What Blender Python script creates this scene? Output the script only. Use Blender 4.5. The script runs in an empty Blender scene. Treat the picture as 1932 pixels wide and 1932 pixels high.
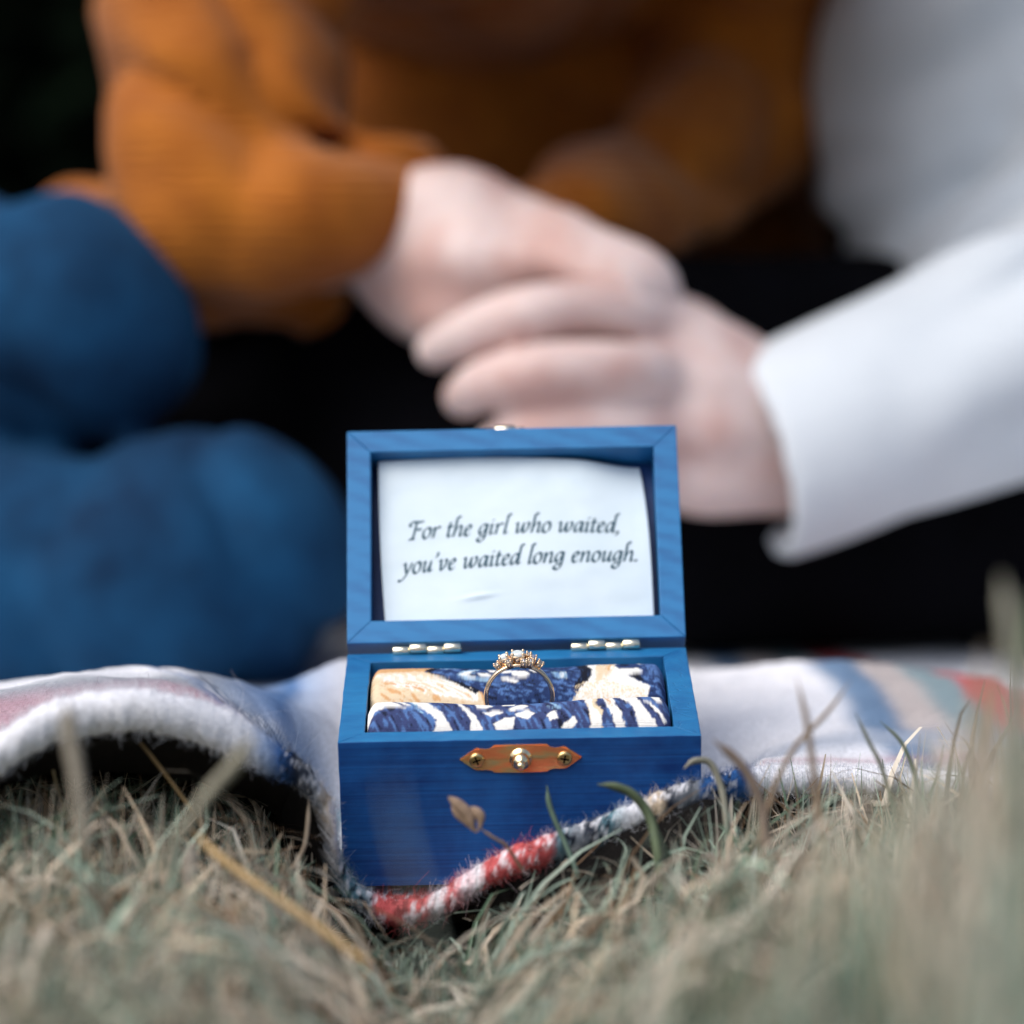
import bpy, bmesh, math
import numpy as np
from mathutils import Matrix, Vector

rng = np.random.default_rng(7)
S = bpy.context.scene
COL = S.collection
R = math.radians

# ---------------------------------------------------------------- camera
PITCH, CAM_H, CAM_Y, TAN = 5.0, 0.182, -0.888, 0.15873
cam_d = bpy.data.cameras.new('camera')
cam = bpy.data.objects.new('camera', cam_d); COL.objects.link(cam)
cam.location = (0, CAM_Y, CAM_H)
cam.rotation_euler = (R(90 - PITCH), 0, 0)
cam_d.sensor_width = 36; cam_d.lens = 18 / TAN
cam_d.clip_start = 0.01; cam_d.clip_end = 200
cam_d.dof.use_dof = True
cam_d.dof.focus_distance = 0.912
cam_d.dof.aperture_fstop = 5.8
cam_d.dof.aperture_blades = 9
S.camera = cam

# ---------------------------------------------------------------- light
SUN_EL, SUN_AZ = 54, 232          # azimuth measured from +Y clockwise: behind the camera, to its left
w = bpy.data.worlds.new('World'); S.world = w; w.use_nodes = True
nt = w.node_tree
bg = nt.nodes['Background']; bg.inputs['Strength'].default_value = 0.085
sky = nt.nodes.new('ShaderNodeTexSky'); sky.sky_type = 'NISHITA'; sky.sun_disc = False
sky.sun_elevation = R(SUN_EL); sky.sun_rotation = R(SUN_AZ)
sky.air_density = 1.0; sky.dust_density = 4.0; sky.ozone_density = 1.0
nt.links.new(sky.outputs[0], bg.inputs['Color'])
sun_d = bpy.data.lights.new('sun', 'SUN'); sun_d.energy = 1.3; sun_d.angle = R(60); sun_d.color = (1, .985, .96)
sun = bpy.data.objects.new('sun', sun_d); COL.objects.link(sun)
sd = Vector((math.sin(R(SUN_AZ)) * math.cos(R(SUN_EL)), math.cos(R(SUN_AZ)) * math.cos(R(SUN_EL)), math.sin(R(SUN_EL))))
sun.rotation_euler = (-sd).to_track_quat('-Z', 'Y').to_euler(); sun.location = sd * 5
vs = S.view_settings
vs.view_transform = 'Standard'; vs.look = 'None'; vs.gamma = 1; vs.exposure = 0.9; vs.use_curve_mapping = False
S.cycles.use_denoising = True
S.cycles.max_bounces = 8

# ---------------------------------------------------------------- helpers
CP, SP = math.cos(R(PITCH)), math.sin(R(PITCH))
def at(px, py, d):
    """point seen at photograph position (0..1932) at distance d along the view axis"""
    u = (px - 966) / 966 * TAN; v = (966 - py) / 966 * TAN
    return Vector((u * d, CAM_Y + d * (CP + v * SP), CAM_H + d * (v * CP - SP)))
def project(P):
    P = np.asarray(P); y = P[..., 1] - CAM_Y; z = P[..., 2] - CAM_H
    d = y * CP - z * SP; up = y * SP + z * CP
    return 966 + P[..., 0] / d / TAN * 966, 966 - up / d / TAN * 966, d
def srgb(r, g, b):
    f = lambda c: (c / 255 / 12.92) if c / 255 <= .04045 else ((c / 255 + .055) / 1.055) ** 2.4
    return np.array([f(r), f(g), f(b)])

_lat = rng.random((64, 64, 64)).astype(np.float32)
def noise(P, scale=1.0, seed=0):
    """value noise in -1..1 at points (...,3)"""
    Q = np.asarray(P) * scale + seed * 17.31 + 500
    i = np.floor(Q).astype(int); f = Q - i; f = f * f * (3 - 2 * f)
    i0 = i & 63; i1 = (i + 1) & 63
    def L(a, b, c): return _lat[a, b, c]
    x0, y0, z0 = i0[..., 0], i0[..., 1], i0[..., 2]; x1, y1, z1 = i1[..., 0], i1[..., 1], i1[..., 2]
    fx, fy, fz = f[..., 0], f[..., 1], f[..., 2]
    a = L(x0, y0, z0) * (1 - fx) + L(x1, y0, z0) * fx; b = L(x0, y1, z0) * (1 - fx) + L(x1, y1, z0) * fx
    c = L(x0, y0, z1) * (1 - fx) + L(x1, y0, z1) * fx; d = L(x0, y1, z1) * (1 - fx) + L(x1, y1, z1) * fx
    return ((a * (1 - fy) + b * fy) * (1 - fz) + (c * (1 - fy) + d * fy) * fz) * 2 - 1
def n2(x, y, s, seed=0):
    return noise(np.stack([x, y, np.zeros_like(x)], -1), s, seed)
def sstep(a, b, x):
    t = np.clip((x - a) / (b - a), 0, 1); return t * t * (3 - 2 * t)

def mesh_np(name, V, Q, mat=None, col=None, smooth=True):
    """mesh from vertex array and quad (or tri) index array"""
    V = np.asarray(V, dtype=np.float32); Q = np.asarray(Q, dtype=np.int32)
    me = bpy.data.meshes.new(name)
    n = Q.shape[1]
    me.vertices.add(len(V)); me.vertices.foreach_set('co', V.ravel())
    me.loops.add(Q.size); me.loops.foreach_set('vertex_index', Q.ravel())
    me.polygons.add(len(Q)); me.polygons.foreach_set('loop_start', np.arange(0, Q.size, n, dtype=np.int32))
    me.polygons.foreach_set('use_smooth', np.full(len(Q), smooth))
    if col is not None:
        a = me.color_attributes.new('tint', 'FLOAT_COLOR', 'POINT')
        c = np.ones((len(V), 4), dtype=np.float32); c[:, :3] = col
        a.data.foreach_set('color', c.ravel())
    me.update(calc_edges=True); me.validate()
    if mat: me.materials.append(mat)
    return me
def mesh_bm(name, bm, mat, smooth=False):
    bmesh.ops.recalc_face_normals(bm, faces=bm.faces[:])
    me = bpy.data.meshes.new(name); bm.to_mesh(me); bm.free()
    if smooth:
        me.polygons.foreach_set('use_smooth', np.full(len(me.polygons), True))
    if mat: me.materials.append(mat)
    return me
def link(name, me, parent=None, M=None):
    o = bpy.data.objects.new(name, me); COL.objects.link(o)
    if parent: o.parent = parent
    if M is not None: o.matrix_local = M
    return o
def tag(o, label=None, cat=None, group=None, kind=None):
    for k, v in (('label', label), ('category', cat), ('group', group), ('kind', kind)):
        if v: o[k] = v
    return o
def grid_quads(nu, nv, off=0):
    i, j = np.meshgrid(np.arange(nu - 1), np.arange(nv - 1), indexing='ij')
    a = (i * nv + j).ravel()
    return np.stack([a, a + nv, a + nv + 1, a + 1], 1) + off

# ---------------------------------------------------------------- materials
def material(name, color=(.5, .5, .5), rough=.6, metal=0.0, spec=.5):
    m = bpy.data.materials.new(name); m.use_nodes = True
    b = m.node_tree.nodes['Principled BSDF']
    b.inputs['Base Color'].default_value = (*color, 1); b.inputs['Roughness'].default_value = rough
    b.inputs['Metallic'].default_value = metal; b.inputs['Specular IOR Level'].default_value = spec
    return m, m.node_tree, b
def N(t, kind, **kw):
    n = t.nodes.new(kind)
    for k, v in kw.items():
        if k in n.inputs: n.inputs[k].default_value = v
        else: setattr(n, k, v)
    return n
def coords(t, scale=(1, 1, 1), rot=(0, 0, 0)):
    c = t.nodes.new('ShaderNodeTexCoord'); m = t.nodes.new('ShaderNodeMapping')
    m.inputs['Scale'].default_value = scale; m.inputs['Rotation'].default_value = rot
    t.links.new(c.outputs['Object'], m.inputs['Vector']); return m.outputs[0]
def ramp(t, src, stops):
    r = t.nodes.new('ShaderNodeValToRGB'); e = r.color_ramp.elements
    e[0].position, e[0].color = stops[0][0], (*stops[0][1], 1); e[1].position, e[1].color = stops[-1][0], (*stops[-1][1], 1)
    for p, c in stops[1:-1]:
        k = e.new(p); k.color = (*c, 1)
    t.links.new(src, r.inputs[0]); return r.outputs[0]
def bump(t, b, src, strength=.3, dist=.001, chain=None):
    n = N(t, 'ShaderNodeBump', Strength=strength, Distance=dist); t.links.new(src, n.inputs['Height'])
    if chain: t.links.new(chain, n.inputs['Normal'])
    t.links.new(n.outputs[0], b.inputs['Normal']); return n.outputs[0]

def wood(name, grain_scale, rot=(0, 0, 0), bump_s=.35, dark=(.004, .042, .20), light=(.010, .085, .30), wave=None, crack=False):
    m, t, b = material(name, rough=.48, spec=.35)
    v = coords(t, grain_scale, rot)
    n1 = N(t, 'ShaderNodeTexNoise', Scale=1.0, Detail=6.0, Roughness=.65); t.links.new(v, n1.inputs['Vector'])
    v2 = coords(t, (1, 1, 1))
    n2_ = N(t, 'ShaderNodeTexNoise', Scale=60.0, Detail=4.0, Roughness=.6); t.links.new(v2, n2_.inputs['Vector'])
    mx = N(t, 'ShaderNodeMath', operation='MULTIPLY_ADD'); mx.inputs[1].default_value = .55
    t.links.new(n1.outputs[0], mx.inputs[0])
    m2 = N(t, 'ShaderNodeMath', operation='MULTIPLY'); m2.inputs[1].default_value = .45
    t.links.new(n2_.outputs[0], m2.inputs[0]); t.links.new(m2.outputs[0], mx.inputs[2])
    src = mx.outputs[0]
    if wave:
        vw = coords(t, (1, 1, 1), wave[1])
        wv = N(t, 'ShaderNodeTexWave', Scale=wave[0], Distortion=3.0, Detail=2.0); wv.inputs['Detail Scale'].default_value = 1.2
        t.links.new(vw, wv.inputs['Vector'])
        mw = N(t, 'ShaderNodeMath', operation='MULTIPLY_ADD'); mw.inputs[1].default_value = .16
        t.links.new(wv.outputs[1], mw.inputs[0]); t.links.new(src, mw.inputs[2]); src = mw.outputs[0]
    vl = coords(t, (22, 22, 22)); nl = N(t, 'ShaderNodeTexNoise', Scale=1.0, Detail=4.0, Roughness=.7); t.links.new(vl, nl.inputs[0])
    ml = N(t, 'ShaderNodeMath', operation='MULTIPLY_ADD'); ml.inputs[1].default_value = .45; t.links.new(nl.outputs[0], ml.inputs[0])
    ms = N(t, 'ShaderNodeMath', operation='SUBTRACT'); ms.inputs[1].default_value = .225; t.links.new(src, ms.inputs[0]); t.links.new(ms.outputs[0], ml.inputs[2])
    c = ramp(t, ml.outputs[0], [(.32, dark), (.66, light)])
    t.links.new(c, b.inputs['Base Color'])
    ch = bump(t, b, src, bump_s, .0006)
    if crack:
        vc = coords(t, (160, 420, 160))
        vo = N(t, 'ShaderNodeTexVoronoi', feature='DISTANCE_TO_EDGE', Scale=1.0); t.links.new(vc, vo.inputs['Vector'])
        cr = N(t, 'ShaderNodeMapRange'); cr.inputs['From Max'].default_value = .06; t.links.new(vo.outputs['Distance'], cr.inputs[0])
        bump(t, b, cr.outputs[0], .35, .0004, ch)
    return m
def attr_mat(name, rough=.9, weave=None, sheen=0.0, spec=.2, transl=0.0, mottled=0.0):
    m, t, b = material(name, rough=rough, spec=spec)
    a = N(t, 'ShaderNodeVertexColor', layer_name='tint')
    src = a.outputs[0]
    if mottled:
        v = coords(t); n = N(t, 'ShaderNodeTexNoise', Scale=900.0, Detail=3.0); t.links.new(v, n.inputs['Vector'])
        mr = N(t, 'ShaderNodeMapRange'); mr.inputs['To Min'].default_value = 1 - mottled; mr.inputs['To Max'].default_value = 1 + mottled
        t.links.new(n.outputs[0], mr.inputs[0])
        mm = N(t, 'ShaderNodeMix', data_type='RGBA', blend_type='MULTIPLY'); mm.inputs[0].default_value = 1
        t.links.new(src, mm.inputs[6]); t.links.new(mr.outputs[0], mm.inputs[7]); src = mm.outputs[2]
    t.links.new(src, b.inputs['Base Color'])
    if sheen: b.inputs['Sheen Weight'].default_value = sheen
    if transl:
        tr = t.nodes.new('ShaderNodeBsdfTranslucent'); t.links.new(src, tr.inputs[0])
        mix = t.nodes.new('ShaderNodeMixShader'); mix.inputs[0].default_value = transl
        t.links.new(b.outputs[0], mix.inputs[1]); t.links.new(tr.outputs[0], mix.inputs[2])
        t.links.new(mix.outputs[0], t.nodes['Material Output'].inputs[0])
    if weave:
        v = coords(t)
        w1 = N(t, 'ShaderNodeTexWave', Scale=weave, bands_direction='X'); w2 = N(t, 'ShaderNodeTexWave', Scale=weave, bands_direction='Y')
        t.links.new(v, w1.inputs[0]); t.links.new(v, w2.inputs[0])
        mu = N(t, 'ShaderNodeMath', operation='MULTIPLY'); t.links.new(w1.outputs[1], mu.inputs[0]); t.links.new(w2.outputs[1], mu.inputs[1])
        bump(t, b, mu.outputs[0], .5, .0003)
    return m
def cloth(name, c0, c1, scale, rough=.9, bscale=None, bdist=.002, sheen=0, spec=.2):
    m, t, b = material(name, rough=rough, spec=spec)
    v = coords(t); n = N(t, 'ShaderNodeTexNoise', Scale=scale, Detail=5.0, Roughness=.6); t.links.new(v, n.inputs[0])
    t.links.new(ramp(t, n.outputs[0], [(.3, c0), (.7, c1)]), b.inputs['Base Color'])
    if sheen: b.inputs['Sheen Weight'].default_value = sheen
    if bscale:
        n3 = N(t, 'ShaderNodeTexNoise', Scale=bscale, Detail=3.0); t.links.new(v, n3.inputs[0])
        bump(t, b, n3.outputs[0], .5, bdist)
    return m

M_front = wood('painted_wood_front', (10, 40, 1100), dark=(.0012, .018, .12), light=(.008, .10, .34))
M_rim = wood('painted_wood_rim', (60, 220, 220), bump_s=.25, dark=(.008, .095, .26), light=(.016, .175, .38))
M_rimside = wood('painted_wood_end_grain', (90, 130, 90), bump_s=.25, dark=(.008, .095, .26), light=(.016, .175, .38), crack=True)
M_rail = wood('painted_wood_rail', (30, 260, 260), rot=(0, 0, R(24)), bump_s=.3, dark=(.008, .095, .27), light=(.016, .165, .39), wave=(55, (0, 0, R(110))))
M_inner = wood('painted_wood_inside', (20, 200, 200), dark=(.003, .03, .14), light=(.006, .055, .2))
M_brass, t_, b_ = material('reflection_tinted_brass', rough=.2, metal=.72)
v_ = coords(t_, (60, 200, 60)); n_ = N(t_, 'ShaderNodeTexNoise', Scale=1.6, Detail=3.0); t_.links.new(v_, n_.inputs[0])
t_.links.new(ramp(t_, n_.outputs[0], [(.36, (.55, .46, .24)), (.46, (.80, .42, .18)), (.54, (.98, .34, .15)), (.7, (.92, .27, .12))]), b_.inputs['Base Color'])  # olive to orange-red tints put the plate's reflections into the base colour
M_gold, t_, b_ = material('bright_brass', (.93, .76, .46), .2, 1.0)
M_pale, t_, b_ = material('pale_brass', (.95, .87, .66), .24, 1.0)
M_screw, t_, b_ = material('screw_brass', (.62, .45, .2), .3, 1.0)
M_ring, t_, b_ = material('ring_gold', (.84, .62, .42), .16, 1.0)
M_opal, t_, b_ = material('opal', (.62, .68, .70), .12, 0, .6)
b_.inputs['Subsurface Weight'].default_value = .3; b_.inputs['Subsurface Radius'].default_value = (.002, .002, .002)
v_ = coords(t_); n_ = N(t_, 'ShaderNodeTexNoise', Scale=500.0, Detail=3.0); t_.links.new(v_, n_.inputs[0])
t_.links.new(ramp(t_, n_.outputs[0], [(.35, (.42, .50, .55)), (.5, (.62, .68, .66)), (.65, (.75, .76, .78))]), b_.inputs['Base Color'])
M_gem, t_, b_ = material('clear_gem', (.9, .93, .97), .03, 0, .8); b_.inputs['Transmission Weight'].default_value = .85; b_.inputs['IOR'].default_value = 2.0
M_darkgem, t_, b_ = material('smoky_gem', (.16, .18, .28), .05, 0, .8)
M_paper, t_, b_ = material('note_paper', (.80, .84, .87), .75, 0, .25)
v_ = coords(t_); n_ = N(t_, 'ShaderNodeTexNoise', Scale=45.0, Detail=6.0, Roughness=.6); t_.links.new(v_, n_.inputs[0]); bump(t_, b_, n_.outputs[0], .25, .0012)
t_.links.new(ramp(t_, n_.outputs[0], [(.3, (.58, .685, .755)), (.7, (.635, .73, .79))]), b_.inputs['Base Color'])
M_ink, t_, b_ = material('ink', (.045, .10, .135), .7, 0, .2)
M_print = attr_mat('printed_cotton', weave=700, mottled=.15)
M_wool = attr_mat('wool_plaid', weave=420, rough=1.0, spec=.03, mottled=.35)
M_fuzz = attr_mat('wool_fibre', rough=1.0, spec=.05, transl=.4)
M_grass = attr_mat('grass_blade_leaf', rough=.6, spec=.25, transl=.3)
M_soil = cloth('soil', (.018, .014, .010), (.06, .05, .032), 60, bscale=90, bdist=.01)
M_skin, t_, b_ = material('skin', (.60, .41, .37), .5, 0, .4)
b_.inputs['Subsurface Weight'].default_value = .25; b_.inputs['Subsurface Radius'].default_value = (.008, .004, .002)
v_ = coords(t_); n_ = N(t_, 'ShaderNodeTexNoise', Scale=28.0, Detail=3.0); t_.links.new(v_, n_.inputs[0])
t_.links.new(ramp(t_, n_.outputs[0], [(.36, (.53, .335, .30)), (.58, (.66, .525, .50))]), b_.inputs['Base Color'])
M_sweater = cloth('mustard_knit', (.25, .066, .004), (.40, .125, .010), 30, bscale=160, bdist=.004, sheen=.15)
t_ = M_sweater.node_tree; b_ = t_.nodes['Principled BSDF']; v_ = coords(t_)
w_ = N(t_, 'ShaderNodeTexWave', Scale=70.0, Distortion=4.0, Detail=2.0, bands_direction='Z'); t_.links.new(v_, w_.inputs[0])
bump(t_, b_, w_.outputs[1], .45, .003)
M_denim = cloth('blue_denim', (.0006, .011, .038), (.0065, .066, .160), 15, bscale=500, bdist=.001)
M_black = cloth('black_cloth', (.0016, .0017, .0024), (.003, .003, .0045), 30, sheen=0, spec=.03)
M_white = cloth('pale_grey_cloth', (.565, .62, .67), (.625, .68, .73), 18, bscale=400, bdist=.0008)
M_hair = cloth('brown_hair', (.02, .012, .008), (.05, .03, .018), 60)
M_leaf = attr_mat('hedge_leaf', rough=.9, spec=.03)

# ---------------------------------------------------------------- ground, hedge
GZ = -0.02
def ground_z(x, y):
    return GZ + .004 * n2(x, y, 22.0, 1) + .045 * sstep(-.10, -.40, y) * sstep(-1.2, -.55, y)
nx, ny = 161, 181
gx = np.sign(np.linspace(-1, 1, nx)) * np.abs(np.linspace(-1, 1, nx)) ** 3.2 * 60
gy = np.concatenate([np.linspace(-1.6, 1.6, 121), 1.6 + 78 * (np.linspace(0, 1, 61)[1:]) ** 3])
X, Y = np.meshgrid(gx, gy, indexing='ij')
V = np.stack([X, Y, ground_z(X, Y)], -1).reshape(-1, 3)
tag(link('ground', mesh_np('ground', V, grid_quads(len(gx), len(gy)), M_soil)), kind='structure')

def make_hedge():
    n = 34000
    P = np.stack([rng.uniform(-4.2, 4.2, n), 3.6 + .5 * rng.random(n) ** 2, rng.uniform(-.05, 2.9, n)], 1)
    P[:, 1] += .30 * noise(P, 1.4, 3)
    s = rng.uniform(.035, .075, n)[:, None]
    a = rng.normal(size=(n, 3)); a /= np.linalg.norm(a, axis=1)[:, None]
    b = np.cross(a, rng.normal(size=(n, 3))); b /= np.linalg.norm(b, axis=1)[:, None]
    V = np.stack([P - a * s, P - b * s * .45, P + a * s, P + b * s * .45], 1).reshape(-1, 3)
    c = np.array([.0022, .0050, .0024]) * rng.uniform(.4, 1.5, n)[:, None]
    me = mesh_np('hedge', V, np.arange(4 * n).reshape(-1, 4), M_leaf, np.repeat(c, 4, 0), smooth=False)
    h = bpy.data.objects.new('hedge', None); COL.objects.link(h); h.location = (0, 0, 0)
    tag(h, 'dark leafy evergreen hedge in deep shade behind the two seated people', 'hedge')
    tag(link('foliage', me, h), kind='stuff')
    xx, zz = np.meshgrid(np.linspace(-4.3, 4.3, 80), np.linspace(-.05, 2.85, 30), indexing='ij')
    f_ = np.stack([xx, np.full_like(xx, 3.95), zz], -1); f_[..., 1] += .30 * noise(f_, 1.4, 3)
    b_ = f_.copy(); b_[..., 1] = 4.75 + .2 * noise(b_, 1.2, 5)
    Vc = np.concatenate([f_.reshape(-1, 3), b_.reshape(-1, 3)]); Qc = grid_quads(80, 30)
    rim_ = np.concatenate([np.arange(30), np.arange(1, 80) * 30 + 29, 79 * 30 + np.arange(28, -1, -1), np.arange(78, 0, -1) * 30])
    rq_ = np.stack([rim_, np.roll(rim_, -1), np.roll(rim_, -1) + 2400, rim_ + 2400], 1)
    link('black_core', mesh_np('black_core', Vc, np.concatenate([Qc, Qc[:, ::-1] + 2400, rq_]), M_black), h)  # solid black core added to block sky gaps and stand for inner shade
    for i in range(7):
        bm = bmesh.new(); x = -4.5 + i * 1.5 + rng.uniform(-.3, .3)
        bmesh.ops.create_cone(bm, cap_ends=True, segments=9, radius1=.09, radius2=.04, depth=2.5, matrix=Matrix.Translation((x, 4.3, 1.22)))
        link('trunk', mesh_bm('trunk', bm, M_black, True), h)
make_hedge()

# ---------------------------------------------------------------- ring box
W, D, H, WALL, LIDL, GAP = .1, .0693, .0434, .0071, R(48.0), .0033
tr = Vector((.00208, .88712, -.0624))
Rb = Matrix.Rotation(R(.239), 3, 'Z') @ Matrix.Rotation(R(-1.172), 3, 'Y') @ Matrix.Rotation(R(18.018), 3, 'X')
Rc = Matrix.Rotation(R(-PITCH), 3, 'X')
BOX = Matrix.Translation(Vector((0, CAM_Y, CAM_H)) + Rc @ tr) @ (Rc @ Rb).to_4x4()     # origin: middle of the top front edge
BASE = Matrix.Translation((0, D / 2, -H))
ROOT = BOX @ BASE; INV = BASE.inverted()
LID = Matrix(((1, 0, 0, 0), (0, math.cos(LIDL), -math.sin(LIDL), D), (0, math.sin(LIDL), math.cos(LIDL), GAP), (0, 0, 0, 1)))

def bevel_all(bm, off, seg=2):
    bmesh.ops.bevel(bm, geom=bm.edges[:], offset=off, segments=seg, affect='EDGES', profile=.5, clamp_overlap=True)
def prism(bm, poly, z0, z1):
    a = [bm.verts.new((x, y, z0)) for x, y in poly]; b = [bm.verts.new((x, y, z1)) for x, y in poly]
    bm.faces.new(a[::-1]); bm.faces.new(b)
    for i in range(len(poly)):
        j = (i + 1) % len(poly); bm.faces.new((a[i], a[j], b[j], b[i]))
def boxbm(x0, x1, y0, y1, z0, z1, bev=.0005):
    bm = bmesh.new(); prism(bm, [(x0, y0), (x1, y0), (x1, y1), (x0, y1)], z0, z1); bevel_all(bm, bev); return bm
def rough_up(me, amp, seed, scale=260):
    """hand-painted wood is never perfectly straight"""
    co = np.empty(len(me.vertices) * 3, np.float32); me.vertices.foreach_get('co', co); co = co.reshape(-1, 3)
    for k in range(3): co[:, k] += amp * noise(co, scale, seed + k)
    me.vertices.foreach_set('co', co.ravel())
def boards(z0, z1, wall, names, mats, parent, M, seed, top_mat=None):
    e = .00002
    o = [(-W / 2, 0), (W / 2, 0), (W / 2, D), (-W / 2, D)]
    i = [(-W / 2 + wall, wall), (W / 2 - wall, wall), (W / 2 - wall, D - wall), (-W / 2 + wall, D - wall)]
    out = []
    for k in range(4):
        j = (k + 1) % 4; bm = bmesh.new()
        c = Vector(((o[k][0] + o[j][0] + i[k][0] + i[j][0]) / 4, (o[k][1] + o[j][1] + i[k][1] + i[j][1]) / 4))
        pl = [o[k], o[j], i[j], i[k]]
        d = Vector((o[j][0] - o[k][0], o[j][1] - o[k][1])).normalized() * e
        pl = [(o[k][0] + d.x, o[k][1] + d.y), (o[j][0] - d.x, o[j][1] - d.y), (i[j][0] - d.x, i[j][1] - d.y), (i[k][0] + d.x, i[k][1] + d.y)]
        prism(bm, pl, z0, z1)
        bmesh.ops.subdivide_edges(bm, edges=[ed for ed in bm.edges if ed.calc_length() > .03], cuts=24, use_grid_fill=True)
        sharp = [ed for ed in bm.edges if len(ed.link_faces) == 2 and ed.calc_face_angle() > .3]
        bmesh.ops.bevel(bm, geom=sharp, offset=.00025, segments=2, affect='EDGES', profile=.5, clamp_overlap=True)
        for f in bm.faces:
            f.normal_update()
            if top_mat and k == 0 and f.normal.z > .6: f.material_index = 1
        me = mesh_bm(names[k], bm, mats[k])
        if top_mat: me.materials.append(top_mat); rough_up(me, .00012, seed + k)
        out.append(link(names[k], me, parent, M))
    return out

box = bpy.data.objects.new('ring_box', None); COL.objects.link(box); box.matrix_world = ROOT
tag(box, 'small open blue painted wooden ring box with brass fittings standing on the plaid blanket', 'box')
boards(-H, 0, WALL, ['front_panel', 'side_panel', 'back_panel', 'side_panel'], [M_front, M_rimside, M_rim, M_rim], box, INV, 20, M_rim)
link('bottom_panel', mesh_bm('bottom_panel', boxbm(-W / 2 + WALL, W / 2 - WALL, WALL, D - WALL, -H + .0005, -H + .004), M_inner), box, INV)
lid = link('lid', mesh_bm('lid', boxbm(-W / 2, W / 2, 0, D, -.0165, -.0131), M_inner), box, INV @ LID)
boards(-.013, 0, WALL, ['rail'] * 4, [M_rail] * 4, lid, None, 40)

def cyl(bm, r, L, M, seg=20, bev=0):
    bmesh.ops.create_cone(bm, cap_ends=True, segments=seg, radius1=r, radius2=r, depth=L, matrix=M)
def lathe(bm, prof, M, seg=28):
    rings = []
    for r, z in prof:
        if r < 1e-7: rings.append([bm.verts.new(M @ Vector((0, 0, z)))])
        else: rings.append([bm.verts.new(M @ Vector((r * math.cos(2 * math.pi * k / seg), r * math.sin(2 * math.pi * k / seg), z))) for k in range(seg)])
    for a, b in zip(rings, rings[1:]):
        for k in range(seg):
            j = (k + 1) % seg
            if len(a) == 1 and len(b) == 1: continue
            if len(a) == 1: bm.faces.new((a[0], b[j], b[k]))
            elif len(b) == 1: bm.faces.new((a[k], a[j], b[0]))
            else: bm.faces.new((a[k], a[j], b[j], b[k]))
# hinges
for hx in (-.0265, .0262):
    bm = bmesh.new()
    prism(bm, [(hx - .0098, 0), (hx + .0098, 0), (hx + .0098, .0006), (hx - .0098, .0006)], -.0075, .0004)
    hg = link('hinge', mesh_bm('hinge_leaf', bm, M_gold), box, INV @ Matrix.Translation((0, D + .0001, 0)))
    for k in range(4):
        bm = bmesh.new(); r = .00130 if k % 2 == 0 else .00142
        L = .0050
        prof = [(0, -L / 2), (r * .8, -L / 2), (r, -L / 2 + .0003), (r, L / 2 - .0003), (r * .8, L / 2), (0, L / 2)]
        y, z = (-.0006, .0009) if k % 2 == 0 else (-.0008, .0016)
        lathe(bm, prof, Matrix.Translation((hx - .0076 + k * .00507, y, z)) @ Matrix.Rotation(R(90), 4, 'Y'), 20)
        link('knuckle', mesh_bm('knuckle', bm, M_pale, True), hg)
# latch plate with knob and cross-head screws on the front
half = [(0, .0041), (.0070, .0041), (.0074, .0040), (.0080, .0034), (.0088, .0028), (.0098, .0027), (.0108, .0029), (.0117, .0033), (.0124, .0032), (.0134, .0025), (.0168, .0001)]
pl = half + [(x, -y) for x, y in half[::-1]][0:]
pts = half + [(x, -y) for x, y in half[::-1]] + [(-x, -y) for x, y in half[1:]] + [(-x, y) for x, y in half[::-1][:-1]]
seen, poly = set(), []
for p in pts:
    q = (round(p[0], 6), round(p[1], 6))
    if q not in seen: seen.add(q); poly.append(p)
FRONT = Matrix.Translation((.0002, -.0001, -.0056)) @ Matrix.Rotation(R(90), 4, 'X')      # local z points out of the front board
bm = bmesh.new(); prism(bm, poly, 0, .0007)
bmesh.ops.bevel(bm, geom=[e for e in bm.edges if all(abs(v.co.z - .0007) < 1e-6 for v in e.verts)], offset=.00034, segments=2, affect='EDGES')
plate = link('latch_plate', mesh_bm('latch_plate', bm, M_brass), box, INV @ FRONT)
bm = bmesh.new()
lathe(bm, [(.0032, .0007), (.0031, .0011), (.0024, .0013), (.00225, .0020), (.00235, .0028), (.00215, .0036), (.0016, .0042), (.00115, .0045), (.0011, .0052), (.0012, .0058), (.0011, .0064), (.0007, .0068), (0, .0069)], Matrix.Identity(4))
link('knob', mesh_bm('knob', bm, M_gold, True), plate)
for sx, a in ((-.0121, 20), (.0121, -12)):
    bm = bmesh.new()
    lathe(bm, [(.0021, .0007), (.00215, .0010), (.0020, .0014), (.0015, .0017), (.0011, .00175), (0, .00175)], Matrix.Translation((sx, 0, 0)))
    sc = link('screw', mesh_bm('screw', bm, M_screw, True), plate)
# cross slots: flat black strips laid on the head stand in for recess shade
    bm = bmesh.new()
    for q in (0, 90):
        Mx = Matrix.Translation((sx, 0, .00178)) @ Matrix.Rotation(R(a + q), 4, 'Z')
        vs_ = [bm.verts.new(Mx @ Vector(c)) for c in ((-.0012, -.00026, 0.00001 * q / 90), (.0012, -.00026, 0.00001 * q / 90), (.0012, .00026, 0.00001 * q / 90), (-.0012, .00026, 0.00001 * q / 90))]
        bm.faces.new(vs_)
    me = mesh_bm('slot', bm, M_inner); me.materials.clear(); me.materials.append(M_black)
    SLOTS = sc
    o = bpy.data.objects.new('slot', me); COL.objects.link(o); o.parent = plate
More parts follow.
